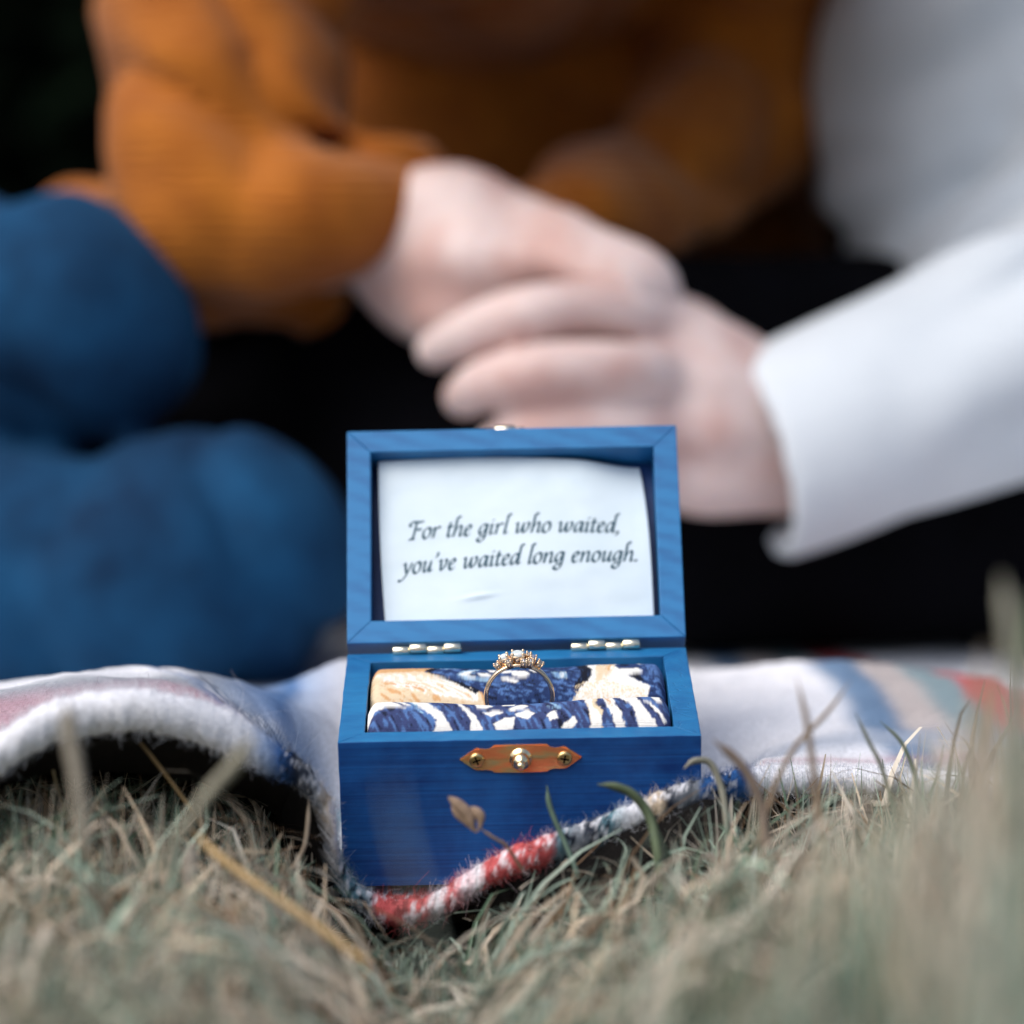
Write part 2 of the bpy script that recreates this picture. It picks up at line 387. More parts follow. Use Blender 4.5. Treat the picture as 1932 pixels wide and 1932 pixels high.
# hasp on the lid's far edge
bm = bmesh.new(); prism(bm, [(-.0155, .0012), (-.0085, -.0004), (.0085, -.0004), (.0155, .0012), (.0155, .005), (-.0155, .005)], 0, .0005)
HASP = Matrix.Translation((-.001, D, -.0042)) @ Matrix.Rotation(R(-90), 4, 'X')
hasp = link('hasp', mesh_bm('hasp_leaf', bm, M_gold), lid, HASP)
for sx in (-.0128, .0128):
    bm = bmesh.new(); lathe(bm, [(.0017, .0006), (.0017, .0010), (.0011, .0016), (0, .0018)], Matrix.Translation((sx, .0012, 0)))
    o = bpy.data.objects.new('screw', mesh_bm('screw', bm, M_pale, True)); COL.objects.link(o); o.parent = box; o.matrix_local = INV @ LID @ HASP
for k, (x0, x1, r) in enumerate(((-.0072, -.0042, .0013), (-.0041, .0021, .0021), (.0022, .0050, .0014))):
    bm = bmesh.new(); L = x1 - x0
    lathe(bm, [(0, -L / 2), (r * .85, -L / 2), (r, -L / 2 + .0003), (r, L / 2 - .0003), (r * .85, L / 2), (0, L / 2)], Matrix.Translation(((x0 + x1) / 2, 0, .0008)) @ Matrix.Rotation(R(90), 4, 'Y'), 20)
    o = bpy.data.objects.new('hasp_knuckle', mesh_bm('hasp_knuckle', bm, M_pale, True)); COL.objects.link(o); o.parent = box; o.matrix_local = INV @ LID @ HASP

# ---------------------------------------------------------------- printed fabric cushion
def in_poly(px, py, poly):
    c = np.zeros(px.shape, bool); n = len(poly)
    for k in range(n):
        x0, y0 = poly[k]; x1, y1 = poly[(k + 1) % n]
        if y0 == y1: continue
        c ^= ((y0 > py) != (y1 > py)) & (px < (x1 - x0) * (py - y0) / (y1 - y0) + x0)
    return c
WHITE, CREAM, ORANGE = srgb(238, 236, 230), srgb(236, 214, 180), srgb(222, 172, 120)
NAVY, BLUE, DARK, SKY, SLATE = srgb(42, 62, 108), srgb(88, 124, 180), srgb(16, 20, 36), srgb(160, 200, 228), srgb(62, 74, 118)
def blob(c, px, py, poly, col, amp=7, freq=.09, dry=0.0, seed=0, streak=None):
    wx = px + amp * n2(px, py, freq, 30 + seed) + amp * .5 * n2(px, py, freq * 3, 31 + seed)
    wy = py + amp * .6 * n2(px, py, freq, 33 + seed) + amp * .3 * n2(px, py, freq * 3, 34 + seed)
    m = in_poly(wx, wy, poly)
    if dry:
        if streak is None: q = n2(px, py, .16, 40 + seed) * .6 + n2(px, py, .45, 41 + seed) * .5
        else:
            ca, sa = math.cos(R(streak)), math.sin(R(streak))
            q = n2((px * ca + py * sa) * .18, (-px * sa + py * ca), .14, 42 + seed) + .3 * n2(px, py, .4, 43 + seed)
        m &= q > (dry * 2 - 1)
    c[m] = col
def print_back(px, py):
    c = np.tile(NAVY, px.shape + (1,)) * (1 + .25 * n2(px, py, .05, 50))[..., None]
    q = n2((px + py) * .5, (py - px * .25) * 1.6, .06, 51) + .4 * n2(px, py, .3, 52)
    c[q > .34] = BLUE; c[q < -.66] = DARK
    blob(c, px, py, [(110, 120), (560, 120), (500, 150), (412, 196), (500, 225), (620, 275), (745, 325), (745, 370), (90, 370)], ORANGE, 8)
    blob(c, px, py, [(90, 205), (410, 196), (720, 315), (745, 370), (90, 370)], CREAM, 8, dry=.18, seed=1, streak=18)
    blob(c, px, py, [(120, 215), (430, 210), (700, 305), (720, 350), (420, 330), (250, 300)], WHITE, 8, dry=.42, seed=2, streak=20)
    blob(c, px, py, [(110, 240), (420, 300), (560, 350), (110, 350)], ORANGE, 8, dry=.66, seed=3, streak=18)
    blob(c, px, py, [(185, 140), (330, 130), (340, 148), (250, 164)], DARK, 8, dry=.3, seed=4)
    blob(c, px, py, [(412, 190), (520, 125), (560, 130), (450, 200), (560, 240), (720, 310), (700, 325), (500, 240)], DARK, 5, dry=.35, seed=5, streak=20)
    blob(c, px, py, [(480, 160), (560, 145), (620, 150), (560, 175)], SKY, 6, dry=.55, seed=6)
    blob(c, px, py, [(595, 210), (640, 178), (730, 160), (700, 195), (650, 212), (780, 240), (770, 256), (640, 246)], SKY, 6, dry=.15, seed=7, streak=-15)
    blob(c, px, py, [(605, 212), (660, 185), (700, 180), (655, 210), (720, 232), (700, 240)], WHITE, 5, dry=.2, seed=8)
    for k, p in enumerate(([(765, 152), (840, 138), (852, 176), (782, 184)], [(705, 196), (768, 190), (800, 214), (730, 222)], [(905, 165), (975, 178), (1008, 206), (958, 232), (903, 206)],
                           [(832, 214), (885, 220), (942, 256), (918, 268), (845, 238)], [(830, 164), (900, 156), (905, 182), (850, 190)], [(1000, 162), (1062, 168), (1070, 186), (1020, 192)])):
        blob(c, px, py, p, WHITE, 4, .05, seed=10 + k)
    blob(c, px, py, [(1120, 200), (1205, 195), (1210, 250), (1150, 255)], SKY, 6, dry=.5, seed=17)
    blob(c, px, py, [(1165, 195), (1205, 205), (1200, 252), (1175, 250)], WHITE, 6, dry=.5, seed=18)
    blob(c, px, py, [(800, 270), (900, 280), (960, 320), (850, 300)], BLUE, 6, dry=.5, seed=9)
    blob(c, px, py, [(1100, 90), (1300, 90), (1290, 120), (1180, 140)], BLUE, 8, dry=.45, seed=19)
    blob(c, px, py, [(1140, 100), (1200, 98), (1195, 108), (1150, 110)], WHITE, 4, dry=.3, seed=19)
    blob(c, px, py, [(1255, 120), (1310, 100), (1360, 170), (1350, 240), (1290, 320), (1240, 310), (1290, 220)], DARK, 8, dry=.25, seed=20)
    blob(c, px, py, [(1285, 70), (1650, 70), (1655, 112), (1570, 152), (1490, 182), (1600, 176), (1635, 192), (1605, 222), (1540, 242), (1590, 270), (1660, 305), (1650, 370), (1215, 370), (1330, 270), (1352, 205), (1322, 140)], WHITE, 10, seed=21)
    blob(c, px, py, [(1360, 80), (1480, 80), (1470, 180), (1430, 260), (1370, 280)], CREAM, 8, dry=.3, seed=22, streak=95)
    blob(c, px, py, [(1240, 300), (1400, 250), (1500, 300), (1660, 320), (1640, 370), (1240, 370)], CREAM, 8, dry=.55, seed=23)
    blob(c, px, py, [(1410, 90), (1470, 90), (1455, 170), (1425, 240)], ORANGE, 8, dry=.5, seed=24, streak=95)
    blob(c, px, py, [(1490, 105), (1560, 98), (1608, 125), (1590, 178), (1500, 186), (1475, 150)], NAVY, 9, dry=.12, seed=25)
    blob(c, px, py, [(1500, 120), (1550, 115), (1560, 150), (1510, 170)], DARK, 8, dry=.4, seed=26)
    blob(c, px, py, [(1540, 240), (1600, 225), (1650, 290), (1600, 270)], DARK, 8, dry=.2, seed=27)
    blob(c, px, py, [(1300, 90), (1345, 90), (1340, 130), (1305, 140)], DARK, 8, dry=.62, seed=28)
    blob(c, px, py, [(1640, 100), (1760, 80), (1760, 230), (1660, 240)], BLUE, 8, dry=.45, seed=29)
    return c
def print_front(px, py):
    c = np.tile(SLATE, px.shape + (1,)) * (1 + .22 * n2(px, py, .05, 60))[..., None]
    q = n2((px * .5 + py * .8) * .35, (py * .6 - px * .75), .08, 61) + .35 * n2(px, py, .3, 62)
    c[q > .42] = BLUE; c[q < -.60] = DARK * 1.6
    blob(c, px, py, [(230, 330), (380, 330), (560, 470), (540, 540), (400, 540), (330, 430)], BLUE, 8, dry=.5, seed=1, streak=48)
    blob(c, px, py, [(240, 330), (330, 340), (460, 430), (450, 470), (330, 400)], SKY, 8, dry=.55, seed=2, streak=42)
    blob(c, px, py, [(90, 330), (200, 330), (250, 370), (330, 425), (230, 408), (150, 445), (90, 520)], WHITE, 9, seed=3)
    blob(c, px, py, [(215, 335), (260, 335), (350, 400), (330, 405)], WHITE, 4, dry=.2, seed=4)
    blob(c, px, py, [(330, 345), (430, 368), (520, 448), (590, 540), (440, 545), (490, 490), (400, 420)], WHITE, 8, dry=.12, seed=5, streak=48)
    blob(c, px, py, [(565, 325), (592, 335), (690, 445), (770, 540), (668, 545), (672, 470)], WHITE, 6, dry=.05, seed=6, streak=48)
    for k, p in enumerate(([(692, 368), (768, 350), (798, 376), (755, 402), (705, 396)], [(835, 335), (940, 328), (905, 372), (850, 372)], [(878, 396), (950, 362), (988, 386), (950, 412), (890, 416)],
                           [(742, 432), (820, 404), (855, 425), (780, 456)], [(918, 442), (985, 408), (1024, 440), (985, 466), (930, 456)], [(800, 482), (850, 458), (918, 454), (905, 502), (820, 510)])):
        blob(c, px, py, p, WHITE, 8, .05, seed=10 + k)
    blob(c, px, py, [(1040, 350), (1100, 345), (1180, 420), (1120, 420)], SKY, 8, dry=.6, seed=17, streak=40)
    blob(c, px, py, [(1095, 450), (1135, 428), (1155, 468), (1100, 478)], WHITE, 8, seed=18)
    blob(c, px, py, [(1170, 495), (1240, 465), (1262, 485), (1200, 520)], WHITE, 8, dry=.2, seed=19)
    blob(c, px, py, [(1280, 335), (1385, 335), (1352, 400), (1392, 440), (1400, 540), (1350, 540), (1310, 410)], CREAM, 9, seed=20)
    blob(c, px, py, [(1290, 340), (1330, 340), (1345, 420), (1390, 470), (1390, 540), (1340, 540), (1315, 420)], WHITE, 9, dry=.2, seed=21)
    blob(c, px, py, [(1385, 338), (1450, 338), (1465, 420), (1530, 510), (1470, 515), (1430, 430)], WHITE, 9, seed=22)
    blob(c, px, py, [(1395, 340), (1430, 340), (1455, 430), (1430, 425)], ORANGE, 8, dry=.45, seed=23)
    blob(c, px, py, [(1462, 336), (1565, 336), (1622, 430), (1720, 520), (1610, 525), (1560, 430)], WHITE, 9, seed=24)
    blob(c, px, py, [(1640, 330), (1705, 350), (1725, 402), (1690, 405)], WHITE, 8, seed=25)
    blob(c, px, py, [(1618, 392), (1640, 392), (1750, 480), (1735, 490)], WHITE, 6, dry=.15, seed=26)
    return c
def roll(name, y0, y1, ztop, zbot, paint, quad, parent, sag, back_drop, front_drop):
    nu, nv = 560, 170
    u = np.linspace(0, 1, nu); th = np.linspace(-.62 * math.pi, .62 * math.pi, nv)
    U, T = np.meshgrid(u, th, indexing='ij')
    yc, hy = (y0 + y1) / 2, (y1 - y0) / 2; hz = (ztop - zbot) / 2; zc = (ztop + zbot) / 2
    p = .62
    y = yc + hy * np.sign(np.sin(T)) * np.abs(np.sin(T)) ** p; z = zc + hz * np.sign(np.cos(T)) * np.abs(np.cos(T)) ** p
    e = np.minimum(U, 1 - U); rnd = np.clip(1 - e / .035, 0, 1) ** 2.4
    hw = W / 2 - WALL - .0006
    x = (U * 2 - 1) * hw
    z = z - rnd * .0030 * sstep(zc - .002, ztop, z) + .00035 * n2(x, y, 120, 5) + sag * np.sin(U * math.pi * 2.6 + 1.0) * sstep(zc, ztop, z)
    y = y + (yc - y) * rnd * .12 + .0003 * n2(x, z, 140, 6)
    P = np.stack([x, y, z], -1)
    # print: laid out on the visible top, front edge v=1, back edge v=0
    yp = yc + hy * np.sign(np.sin(th)) * np.abs(np.sin(th)) ** p; zp = zc + hz * np.sign(np.cos(th)) * np.abs(np.cos(th)) ** p
    arc = np.r_[0, np.cumsum(np.hypot(np.diff(yp), np.diff(zp)))]
    mid_ = nv // 2
    ka = mid_ - np.argmax((zp[mid_::-1] < ztop - front_drop)); kb = mid_ + np.argmax((zp[mid_:] < ztop - back_drop))
    vv = np.clip(1 - (arc - arc[ka]) / (arc[kb] - arc[ka]), -.12, 1.05)[None, :] * np.ones_like(U)
    (tlx, tly), (trx, try_), (brx, bry), (blx, bly) = quad
    qx = (tlx * (1 - U) + trx * U) * (1 - vv) + (blx * (1 - U) + brx * U) * vv
    qy = (tly * (1 - U) + try_ * U) * (1 - vv) + (bly * (1 - U) + bry * U) * vv
    c = paint(qx, qy)
    c = c * np.where(c.min(-1, keepdims=True) > .55, .95, .86)
    for _ in range(2):
        e_ = np.pad(c, ((1, 1), (1, 1), (0, 0)), mode='edge')
        c = (e_[1:-1, 1:-1] * 2 + e_[2:, 1:-1] + e_[:-2, 1:-1] + e_[1:-1, 2:] + e_[1:-1, :-2]) / 6
    me = mesh_np(name, P.reshape(-1, 3), grid_quads(nu, nv), M_print, c.reshape(-1, 3))
    return link(name, me, parent, INV)
cush = bpy.data.objects.new('ring_cushion', None); COL.objects.link(cush); cush.matrix_world = ROOT @ Matrix.Translation((0, 0, .004))
tag(cush, 'navy, white and cream printed cotton cushion of two padded rolls filling the blue box', 'cushion')
CI = Matrix.Translation((0, 0, -.004)) @ INV
for o in (roll('fabric_roll', .0290, D - WALL - .0006, .0010, -.030, print_back, [(130, 140), (1740, 85), (1755, 360), (108, 360)], cush, .0004, .0022, .0030),
          roll('fabric_roll', WALL + .0003, .0288, .0022, -.030, print_front, [(112, 338), (1755, 338), (1775, 500), (105, 530)], cush, .0007, .0012, .0036)):
    o.matrix_local = CI

# ---------------------------------------------------------------- the ring
RC = Vector((.0003, .0291, .0012)); RR = .0094
ring = bpy.data.objects.new('engagement_ring', None); COL.objects.link(ring)
ring.matrix_world = BOX @ Matrix.Translation(RC + Vector((0, 0, -.0100))) ; RI = Matrix.Translation((0, 0, .0100)) @ Matrix.Rotation(R(-3), 4, 'X')
tag(ring, 'slim gold ring with clustered pale opals and small stones, standing in the printed cushion', 'ring')
nu, nv = 120, 14
a = np.linspace(0, 2 * math.pi, nu, endpoint=False); b = np.linspace(0, 2 * math.pi, nv, endpoint=False)
A, B = np.meshgrid(a, b, indexing='ij')
wd = .00085 + .0003 * np.clip(np.sin(A), 0, 1)
rr = RR + .00068 * np.cos(B)
V = np.stack([rr * np.cos(A), wd * np.sin(B), rr * np.sin(A)], -1).reshape(-1, 3)
i, j = np.meshgrid(np.arange(nu), np.arange(nv), indexing='ij')
Q = np.stack([i * nv + j, ((i + 1) % nu) * nv + j, ((i + 1) % nu) * nv + (j + 1) % nv, i * nv + (j + 1) % nv], -1).reshape(-1, 4)
link('band', mesh_np('band', V, Q, M_ring), ring, RI)
def gem(rx, ry, h, table=.55, facets=8, dome=False):
    bm = bmesh.new()
    if dome:
        prof = [(0, .0 - h * .5), (.75, -h * .35), (1, 0), (.97, h * .25), (.82, h * .62), (.62, h * .85), (.4, h * .95), (0, h)]; seg = 20
    else:
        prof = [(0, -h * .9), (1, 0), (.98, h * .12), (table, h * .55), (0, h * .55)]; seg = facets
    lathe(bm, prof, Matrix.Diagonal((rx, ry, 1, 1)), seg)
    return bm
def setting_bm(rx, ry, depth, prongs, pr, rise):
    bm = bmesh.new()
    lathe(bm, [(.80, -depth), (.86, -depth), (1.04, -.0003), (1.04, .0001), (.94, .0001), (.86, -.0006), (.8, -depth)], Matrix.Diagonal((rx, ry, 1, 1)), 20)
    for an in prongs:
        x, y = math.cos(R(an)) * rx * 1.03, math.sin(R(an)) * ry * 1.03
        bmesh.ops.create_cone(bm, cap_ends=True, segments=8, radius1=pr * .75, radius2=pr * .85, depth=depth + rise, matrix=Matrix.Translation((x, y, (rise - depth) / 2)))
        bmesh.ops.create_uvsphere(bm, u_segments=10, v_segments=7, radius=pr * 1.25, matrix=Matrix.Translation((x * .97, y * .97, rise)) @ Matrix.Diagonal((1, 1, .85, 1)))
    return bm
# x (mm, along finger circle), y (mm, towards the back), z (mm above ring centre), tilt, rx, ry, kind
for (x, y, z, tilt, rx, ry, kind) in ((-.2, .3, 12.3, 0, 2.15, 1.8, 'opal'), (-4.1, .5, 11.4, -22, 1.6, 1.3, 'opal'), (4.2, .7, 11.4, 20, 1.1, 1.0, 'smoky'),
                                      (-2.9, -1.5, 10.9, -16, 1.0, .9, 'clear'), (1.5, -1.7, 11.1, 8, 1.05, .95, 'clear'), (3.4, -1.4, 10.9, 16, .95, .9, 'clear'),
                                      (-6.2, 0, 9.6, -38, .95, .9, 'clear'), (6.2, 0, 9.8, 38, 1.0, .9, 'clear'), (2.9, 1.5, 12.0, 14, .8, .8, 'clear')):
    T = RI @ Matrix.Translation((x / 1000, y / 1000, z / 1000)) @ Matrix.Rotation(R(tilt), 4, 'Y')
    T = T @ Matrix.Rotation(R(8), 4, 'X')
    big = rx > 1.5
    st = link('setting', mesh_bm('setting', setting_bm(rx / 1000, ry / 1000, (.0021 if not big else .0026), (45, 135, 225, 315), .00028 if not big else .00036, .0004 if not big else .0007), M_ring, True), ring, T)
    g = link('opal_stone' if kind == 'opal' else 'small_stone', mesh_bm('stone', gem(rx / 1000 * .97, ry / 1000 * .97, .0011 if kind == 'opal' else .0010, dome=kind == 'opal'), {'opal': M_opal, 'clear': M_gem, 'smoky': M_darkgem}[kind], kind == 'opal'), ring, T)

# ---------------------------------------------------------------- handwritten-style note in the lid
note = bpy.data.objects.new('note', None); COL.objects.link(note); note.matrix_world = BOX @ LID
tag(note, 'white paper note with two printed italic lines tucked inside the open blue lid', 'note')
PX0, PX1, PY0, PY1 = -.0408, .0412, .0045, .0617       # paper extent in lid coordinates
def paper_pt(u, v):
    """u,v in 0..1 -> lid coordinates"""
    x = PX0 + (PX1 - PX0) * u; y = PY0 + (PY1 - PY0) * v
    x = x + .0022 * (1 - u) ** 3 * (1 - v) ** 2 - .0022 * u ** 4 * v ** 3 - .0004 * np.sin(u * 3) * v
    y = y - .0009 * sstep(.5, 1, u) * v ** 2 + .0005 * np.sin(u * 5) * v
    z = -.0042 - .0016 * v - .0050 * sstep(.72, 1.0, u) * v ** 3 + .0019 * np.sin(math.pi * u) * (1 - .35 * v) - .0012 * (1 - v) ** 3
    z = z + .0013 * np.exp(-((u - .55) / .35) ** 2) * np.sin(v * 5.0) * .6 + .0004 * n2(u, v, 4.0, 70) + .00012 * n2(u, v, 14.0, 71)
    z = z + .0006 * np.exp(-((v - .20 - .18 * (u - .42)) / .012) ** 2) * np.exp(-((u - .36) / .06) ** 2)
    return np.stack([x, y, z], -1)
nu, nv = 140, 100
U, Vv = np.meshgrid(np.linspace(0, 1, nu), np.linspace(0, 1, nv), indexing='ij')
P = paper_pt(U, Vv).reshape(-1, 3)
P2 = P - np.array([0, 0, .0002])
Q = grid_quads(nu, nv)
rim = np.concatenate([np.arange(nv), np.arange(1, nu) * nv + nv - 1, (nu - 1) * nv + np.arange(nv - 2, -1, -1), np.arange(nu - 2, 0, -1) * nv])
rq = np.stack([rim, np.roll(rim, -1), np.roll(rim, -1) + nu * nv, rim + nu * nv], 1)
link('sheet', mesh_np('sheet', np.concatenate([P, P2]), np.concatenate([Q, Q[:, ::-1] + nu * nv, rq]), M_paper), note)
# glyph skeletons: x-height 1, upright; sheared and stroked with a broad nib
G = {
 'F': (1.30, [[(.62, 1.62), (.58, 1.2), (.50, .5), (.40, .08), (.22, .0), (.12, .02)], [(.12, 1.22), (-.02, 1.36), (.06, 1.58), (.4, 1.64), (.9, 1.60), (1.25, 1.64)], [(.56, .88), (.8, .90), (1.02, .88), (1.05, .80)], [(1.05, .98), (1.03, .80)], [(.2, .0), (.48, .03), (.6, .02)]]),
 'o': (.92, [[(.52, .98), (.22, .85), (.08, .42), (.20, .06), (.42, .0), (.68, .22), (.76, .60), (.66, .92), (.52, .98), (.40, .95)]]),
 'r': (.78, [[(.04, .82), (.16, .95), (.22, .9), (.20, .5), (.16, .0)], [(.20, .5), (.34, .82), (.52, 1.0), (.64, .98), (.68, .88)]]),
 't': (.62, [[(.28, 1.35), (.24, .9), (.18, .3), (.22, .03), (.36, .02), (.52, .18)], [(.04, .93), (.3, .95), (.54, .97)]]),
 'h': (1.04, [[(.42, 1.78), (.30, 1.82), (.24, 1.6), (.20, .9), (.12, .0)], [(.26, 1.72), (.38, 1.86), (.56, 1.80)], [(.18, .45), (.36, .80), (.60, .99), (.76, .86), (.74, .5), (.70, .15), (.78, .01), (.98, .18)]]),
 'e': (.80, [[(.14, .46), (.40, .54), (.60, .72), (.58, .92), (.44, .99), (.22, .82), (.10, .42), (.20, .07), (.40, .01), (.66, .20)]]),
 'g': (.98, [[(.74, .88), (.54, .99), (.26, .85), (.08, .45), (.16, .12), (.34, .10), (.58, .40), (.74, .85)], [(.80, .98), (.76, .6), (.70, .0), (.60, -.42), (.36, -.64), (.08, -.58), (.02, -.38), (.20, -.20), (.50, -.10), (.68, .0)]]),
 'i': (.54, [[(.06, .84), (.18, .96), (.24, .85), (.19, .4), (.18, .1), (.28, .01), (.46, .18)], [(.28, 1.30), (.34, 1.42)]]),
 'l': (.54, [[(.34, 1.78), (.30, 1.3), (.22, .5), (.18, .12), (.28, .0), (.46, .18)], [(.30, 1.74), (.40, 1.86), (.60, 1.80)]]),
 'w': (1.50, [[(.02, .84), (.16, .99), (.24, .85), (.22, .4), (.24, .10), (.38, .04), (.58, .30), (.74, .70), (.80, .97)], [(.78, .90), (.76, .4), (.82, .08), (.96, .05), (1.18, .34), (1.30, .70), (1.26, .92), (1.12, .98)]]),
 'a': (1.00, [[(.72, .88), (.54, .99), (.26, .85), (.08, .42), (.16, .05), (.32, .04), (.56, .35), (.74, .85)], [(.80, .98), (.74, .5), (.70, .14), (.78, .01), (.94, .18)]]),
 'd': (1.02, [[(.72, .88), (.54, .99), (.26, .85), (.08, .42), (.16, .05), (.32, .04), (.56, .35), (.74, .85)], [(.88, 1.78), (.84, 1.3), (.76, .5), (.71, .14), (.80, .01), (.96, .18)], [(.84, 1.72), (.96, 1.86), (1.14, 1.80)]]),
 'y': (.98, [[(.04, .86), (.18, .98), (.26, .85), (.32, .45), (.44, .12)], [(.86, .97), (.76, .62), (.56, .20), (.28, -.28), (.04, -.54), (-.16, -.58), (-.26, -.48)]]),
 'u': (1.06, [[(.05, .84), (.18, .97), (.25, .85), (.20, .42), (.20, .10), (.34, .03), (.56, .25), (.74, .65)], [(.80, .98), (.75, .5), (.71, .14), (.80, .01), (.98, .18)]]),
 'v': (.96, [[(.04, .84), (.18, .99), (.26, .85), (.26, .4), (.30, .06), (.44, .08), (.68, .42), (.80, .76), (.74, .95), (.60, .96)]]),
 'n': (1.08, [[(.04, .84), (.17, .96), (.22, .88), (.18, .4), (.13, .0)], [(.18, .42), (.36, .78), (.62, .99), (.78, .86), (.75, .5), (.71, .14), (.80, .01), (.98, .18)]]),
 ',': (.50, [[(.16, .10), (.22, .02), (.14, -.18), (.02, -.32)]]),
 '.': (.45, [[(.10, -.04), (.22, .14)], [(.08, .08), (.24, .02)]]),
 "'": (.46, [[(.26, 1.68), (.34, 1.58), (.26, 1.36), (.14, 1.22)]]),
 ' ': (.58, []),
}
def catmull(pts, n=7):
    P = np.array(pts, float)
    if len(P) == 2: return np.linspace(P[0], P[1], 4)
    Pp = np.concatenate([[2 * P[0] - P[1]], P, [2 * P[-1] - P[-2]]]); out = []
    for k in range(1, len(Pp) - 2):
        p0, p1, p2, p3 = Pp[k - 1:k + 3]
        for t in np.arange(n) / n:
            out.append(.5 * (2 * p1 + (p2 - p0) * t + (2 * p0 - 5 * p1 + 4 * p2 - p3) * t * t + (3 * p1 - p0 - 3 * p2 + p3) * t ** 3))
    out.append(P[-1]); return np.array(out)
def write_line(text, x0, x1, ybase0, ybase1, xh):
    """strokes of a line running from (x0,ybase0) to (x1,ybase1), metres on the paper"""
    total = sum(G[ch][0] for ch in text)
    sx = (x1 - x0) / total; ang = math.atan2(ybase1 - ybase0, x1 - x0)
    polys = []; cx = 0.0; cnt = 0
    nib = np.array([math.cos(R(38)), math.sin(R(38))]) * .098
    for ch in text:
        adv, strokes = G[ch]
        for s in strokes:
            q = catmull(s)
            for k in range(len(q) - 1):
                a, b = q[k], q[k + 1]
                t = b - a; L = np.hypot(*t)
                if L < 1e-6: continue
                nrm = np.array([-t[1], t[0]]) / L * .032
                ext = t / L * .012
                off = nib if np.dot(nib, nrm) >= 0 else -nib
                hw_ = off + nrm
                quad = [a - ext - hw_, b + ext - hw_, b + ext + hw_, a - ext + hw_]
                w4 = []
                for (gx_, gy_) in quad:
                    gx2 = (cx + gx_) * sx + gy_ * xh * math.tan(R(12)) ; gy2 = gy_ * xh
                    w4.append((x0 + gx2 * math.cos(ang) - gy2 * math.sin(ang), ybase0 + gx2 * math.sin(ang) + gy2 * math.cos(ang), cnt * 4e-9))
                polys.append(w4); cnt += 1
        cx += adv
    return polys
def make_lettering(text, x0, x1, yb0, yb1, xh):
    polys = np.array(write_line(text, x0, x1, yb0, yb1, xh))
    u = (polys[..., 0] - PX0) / (PX1 - PX0); v = (polys[..., 1] - PY0) / (PY1 - PY0)
    P = paper_pt(u, v); P[..., 2] += .00012 + polys[..., 2]
    Q = np.arange(len(polys) * 4).reshape(-1, 4)
    link('lettering', mesh_np('lettering', P.reshape(-1, 3), Q, M_ink, smooth=False), note)
make_lettering('For the girl who waited,', -.0322, .0326, .0348, .0368, .0035)
make_lettering("you've waited long enough.", -.0346, .0375, .0236, .0270, .0035)

# ---------------------------------------------------------------- plaid blanket
LIP = np.array([(-160, 1530, .83), (-60, 1450, .83), (0, 1413, .832), (55, 1374, .833), (110, 1352, .835), (183, 1338, .838), (256, 1333, .84), (330, 1344, .844), (403, 1366, .85), (458, 1388, .855), (513, 1421, .86),
                (568, 1457, .866), (604, 1494, .87), (626, 1531, .873), (633, 1575, .876), (638, 1619, .879), (652, 1655, .882), (677, 1692, .884), (730, 1714, .885), (789, 1716, .884), (832, 1699, .882), (887, 1660, .877),
                (945, 1626, .873), (1004, 1605, .871), (1043, 1590, .871), (1121, 1566, .873), (1180, 1541, .875), (1238, 1519, .877), (1297, 1497, .879), (1347, 1482, .884), (1420, 1470, .895), (1500, 1468, .905), (1600, 1468, .912), (1700, 1472, .916), (1800, 1480, .918), (1950, 1488, .92), (2150, 1500, .92), (2500, 1510, .92)], float)
lp = catmull([tuple(p) for p in LIP], 16)
lipw = np.array([at(*p) for p in lp])
seg = np.r_[0, np.cumsum(np.linalg.norm(np.diff(lipw, axis=0), axis=1))]
NS = 640
sarr = np.linspace(0, seg[-1], NS)
lipw = np.stack([np.interp(sarr, seg, lipw[:, k]) for k in range(3)], 1)
lpx = np.interp(sarr, seg, lp[:, 0])
BI = BOX.inverted()
ctrl = []
for p in ((130, 1302, .92), (30, 1312, .92), (-80, 1330, .92), (250, 1290, .93), (400, 1330, .93), (330, 1262, 1.0), (230, 1262, 1.0), (100, 1285, 1.0), (-60, 1290, 1.0), (450, 1284, 1.0), (530, 1330, .97), (575, 1395, .95), (610, 1440, .93),
          (560, 1325, 1.05), (600, 1290, 1.05), (650, 1240, 1.06), (700, 1230, 1.06), (630, 1400, .95),
          (1340, 1445, .92), (1450, 1430, .94), (1600, 1425, .95), (1800, 1430, .95), (2050, 1440, .95), (1400, 1360, 1.0), (1550, 1365, 1.0), (1750, 1380, .99), (1950, 1400, .99),
          (1350, 1275, 1.10), (1500, 1243, 1.12), (1600, 1248, 1.12), (1700, 1275, 1.10), (1830, 1285, 1.09), (2000, 1300, 1.08)):
    ctrl.append(at(*p))
for x in (-.3, -.18, -.05, .08, .2, .34):
    for y in (.40, .5, .65, .9):
        ctrl.append(Vector((x, y, -.006)))
for x in (-.3, -.2, -.12): ctrl.append(Vector((x, .26, .0)))
for x in (-.04, .0, .04):
    for yb in (.0, .035, D): ctrl.append(BOX @ Vector((x, yb, -H - .004)))
ctrl = np.array(ctrl)
def rbf_fit(P, Z):
    d = np.linalg.norm(P[:, None] - P[None], axis=-1); K = d
    A = np.block([[K + 1e-4 * np.eye(len(P)), np.c_[np.ones(len(P)), P]], [np.c_[np.ones(len(P)), P].T, np.zeros((3, 3))]])
    return np.linalg.solve(A, np.r_[Z, 0, 0, 0])
cf = rbf_fit(ctrl[:, :2], ctrl[:, 2])
def field(x, y):
    P = np.stack([x, y], -1).reshape(-1, 2); out = np.empty(len(P))
    for k in range(0, len(P), 20000):
        q = P[k:k + 20000]; d = np.linalg.norm(q[:, None] - ctrl[None, :, :2], axis=-1)
        out[k:k + 20000] = d @ cf[:-3] + cf[-3] + q @ cf[-2:]
    return out.reshape(x.shape)
NT = 120
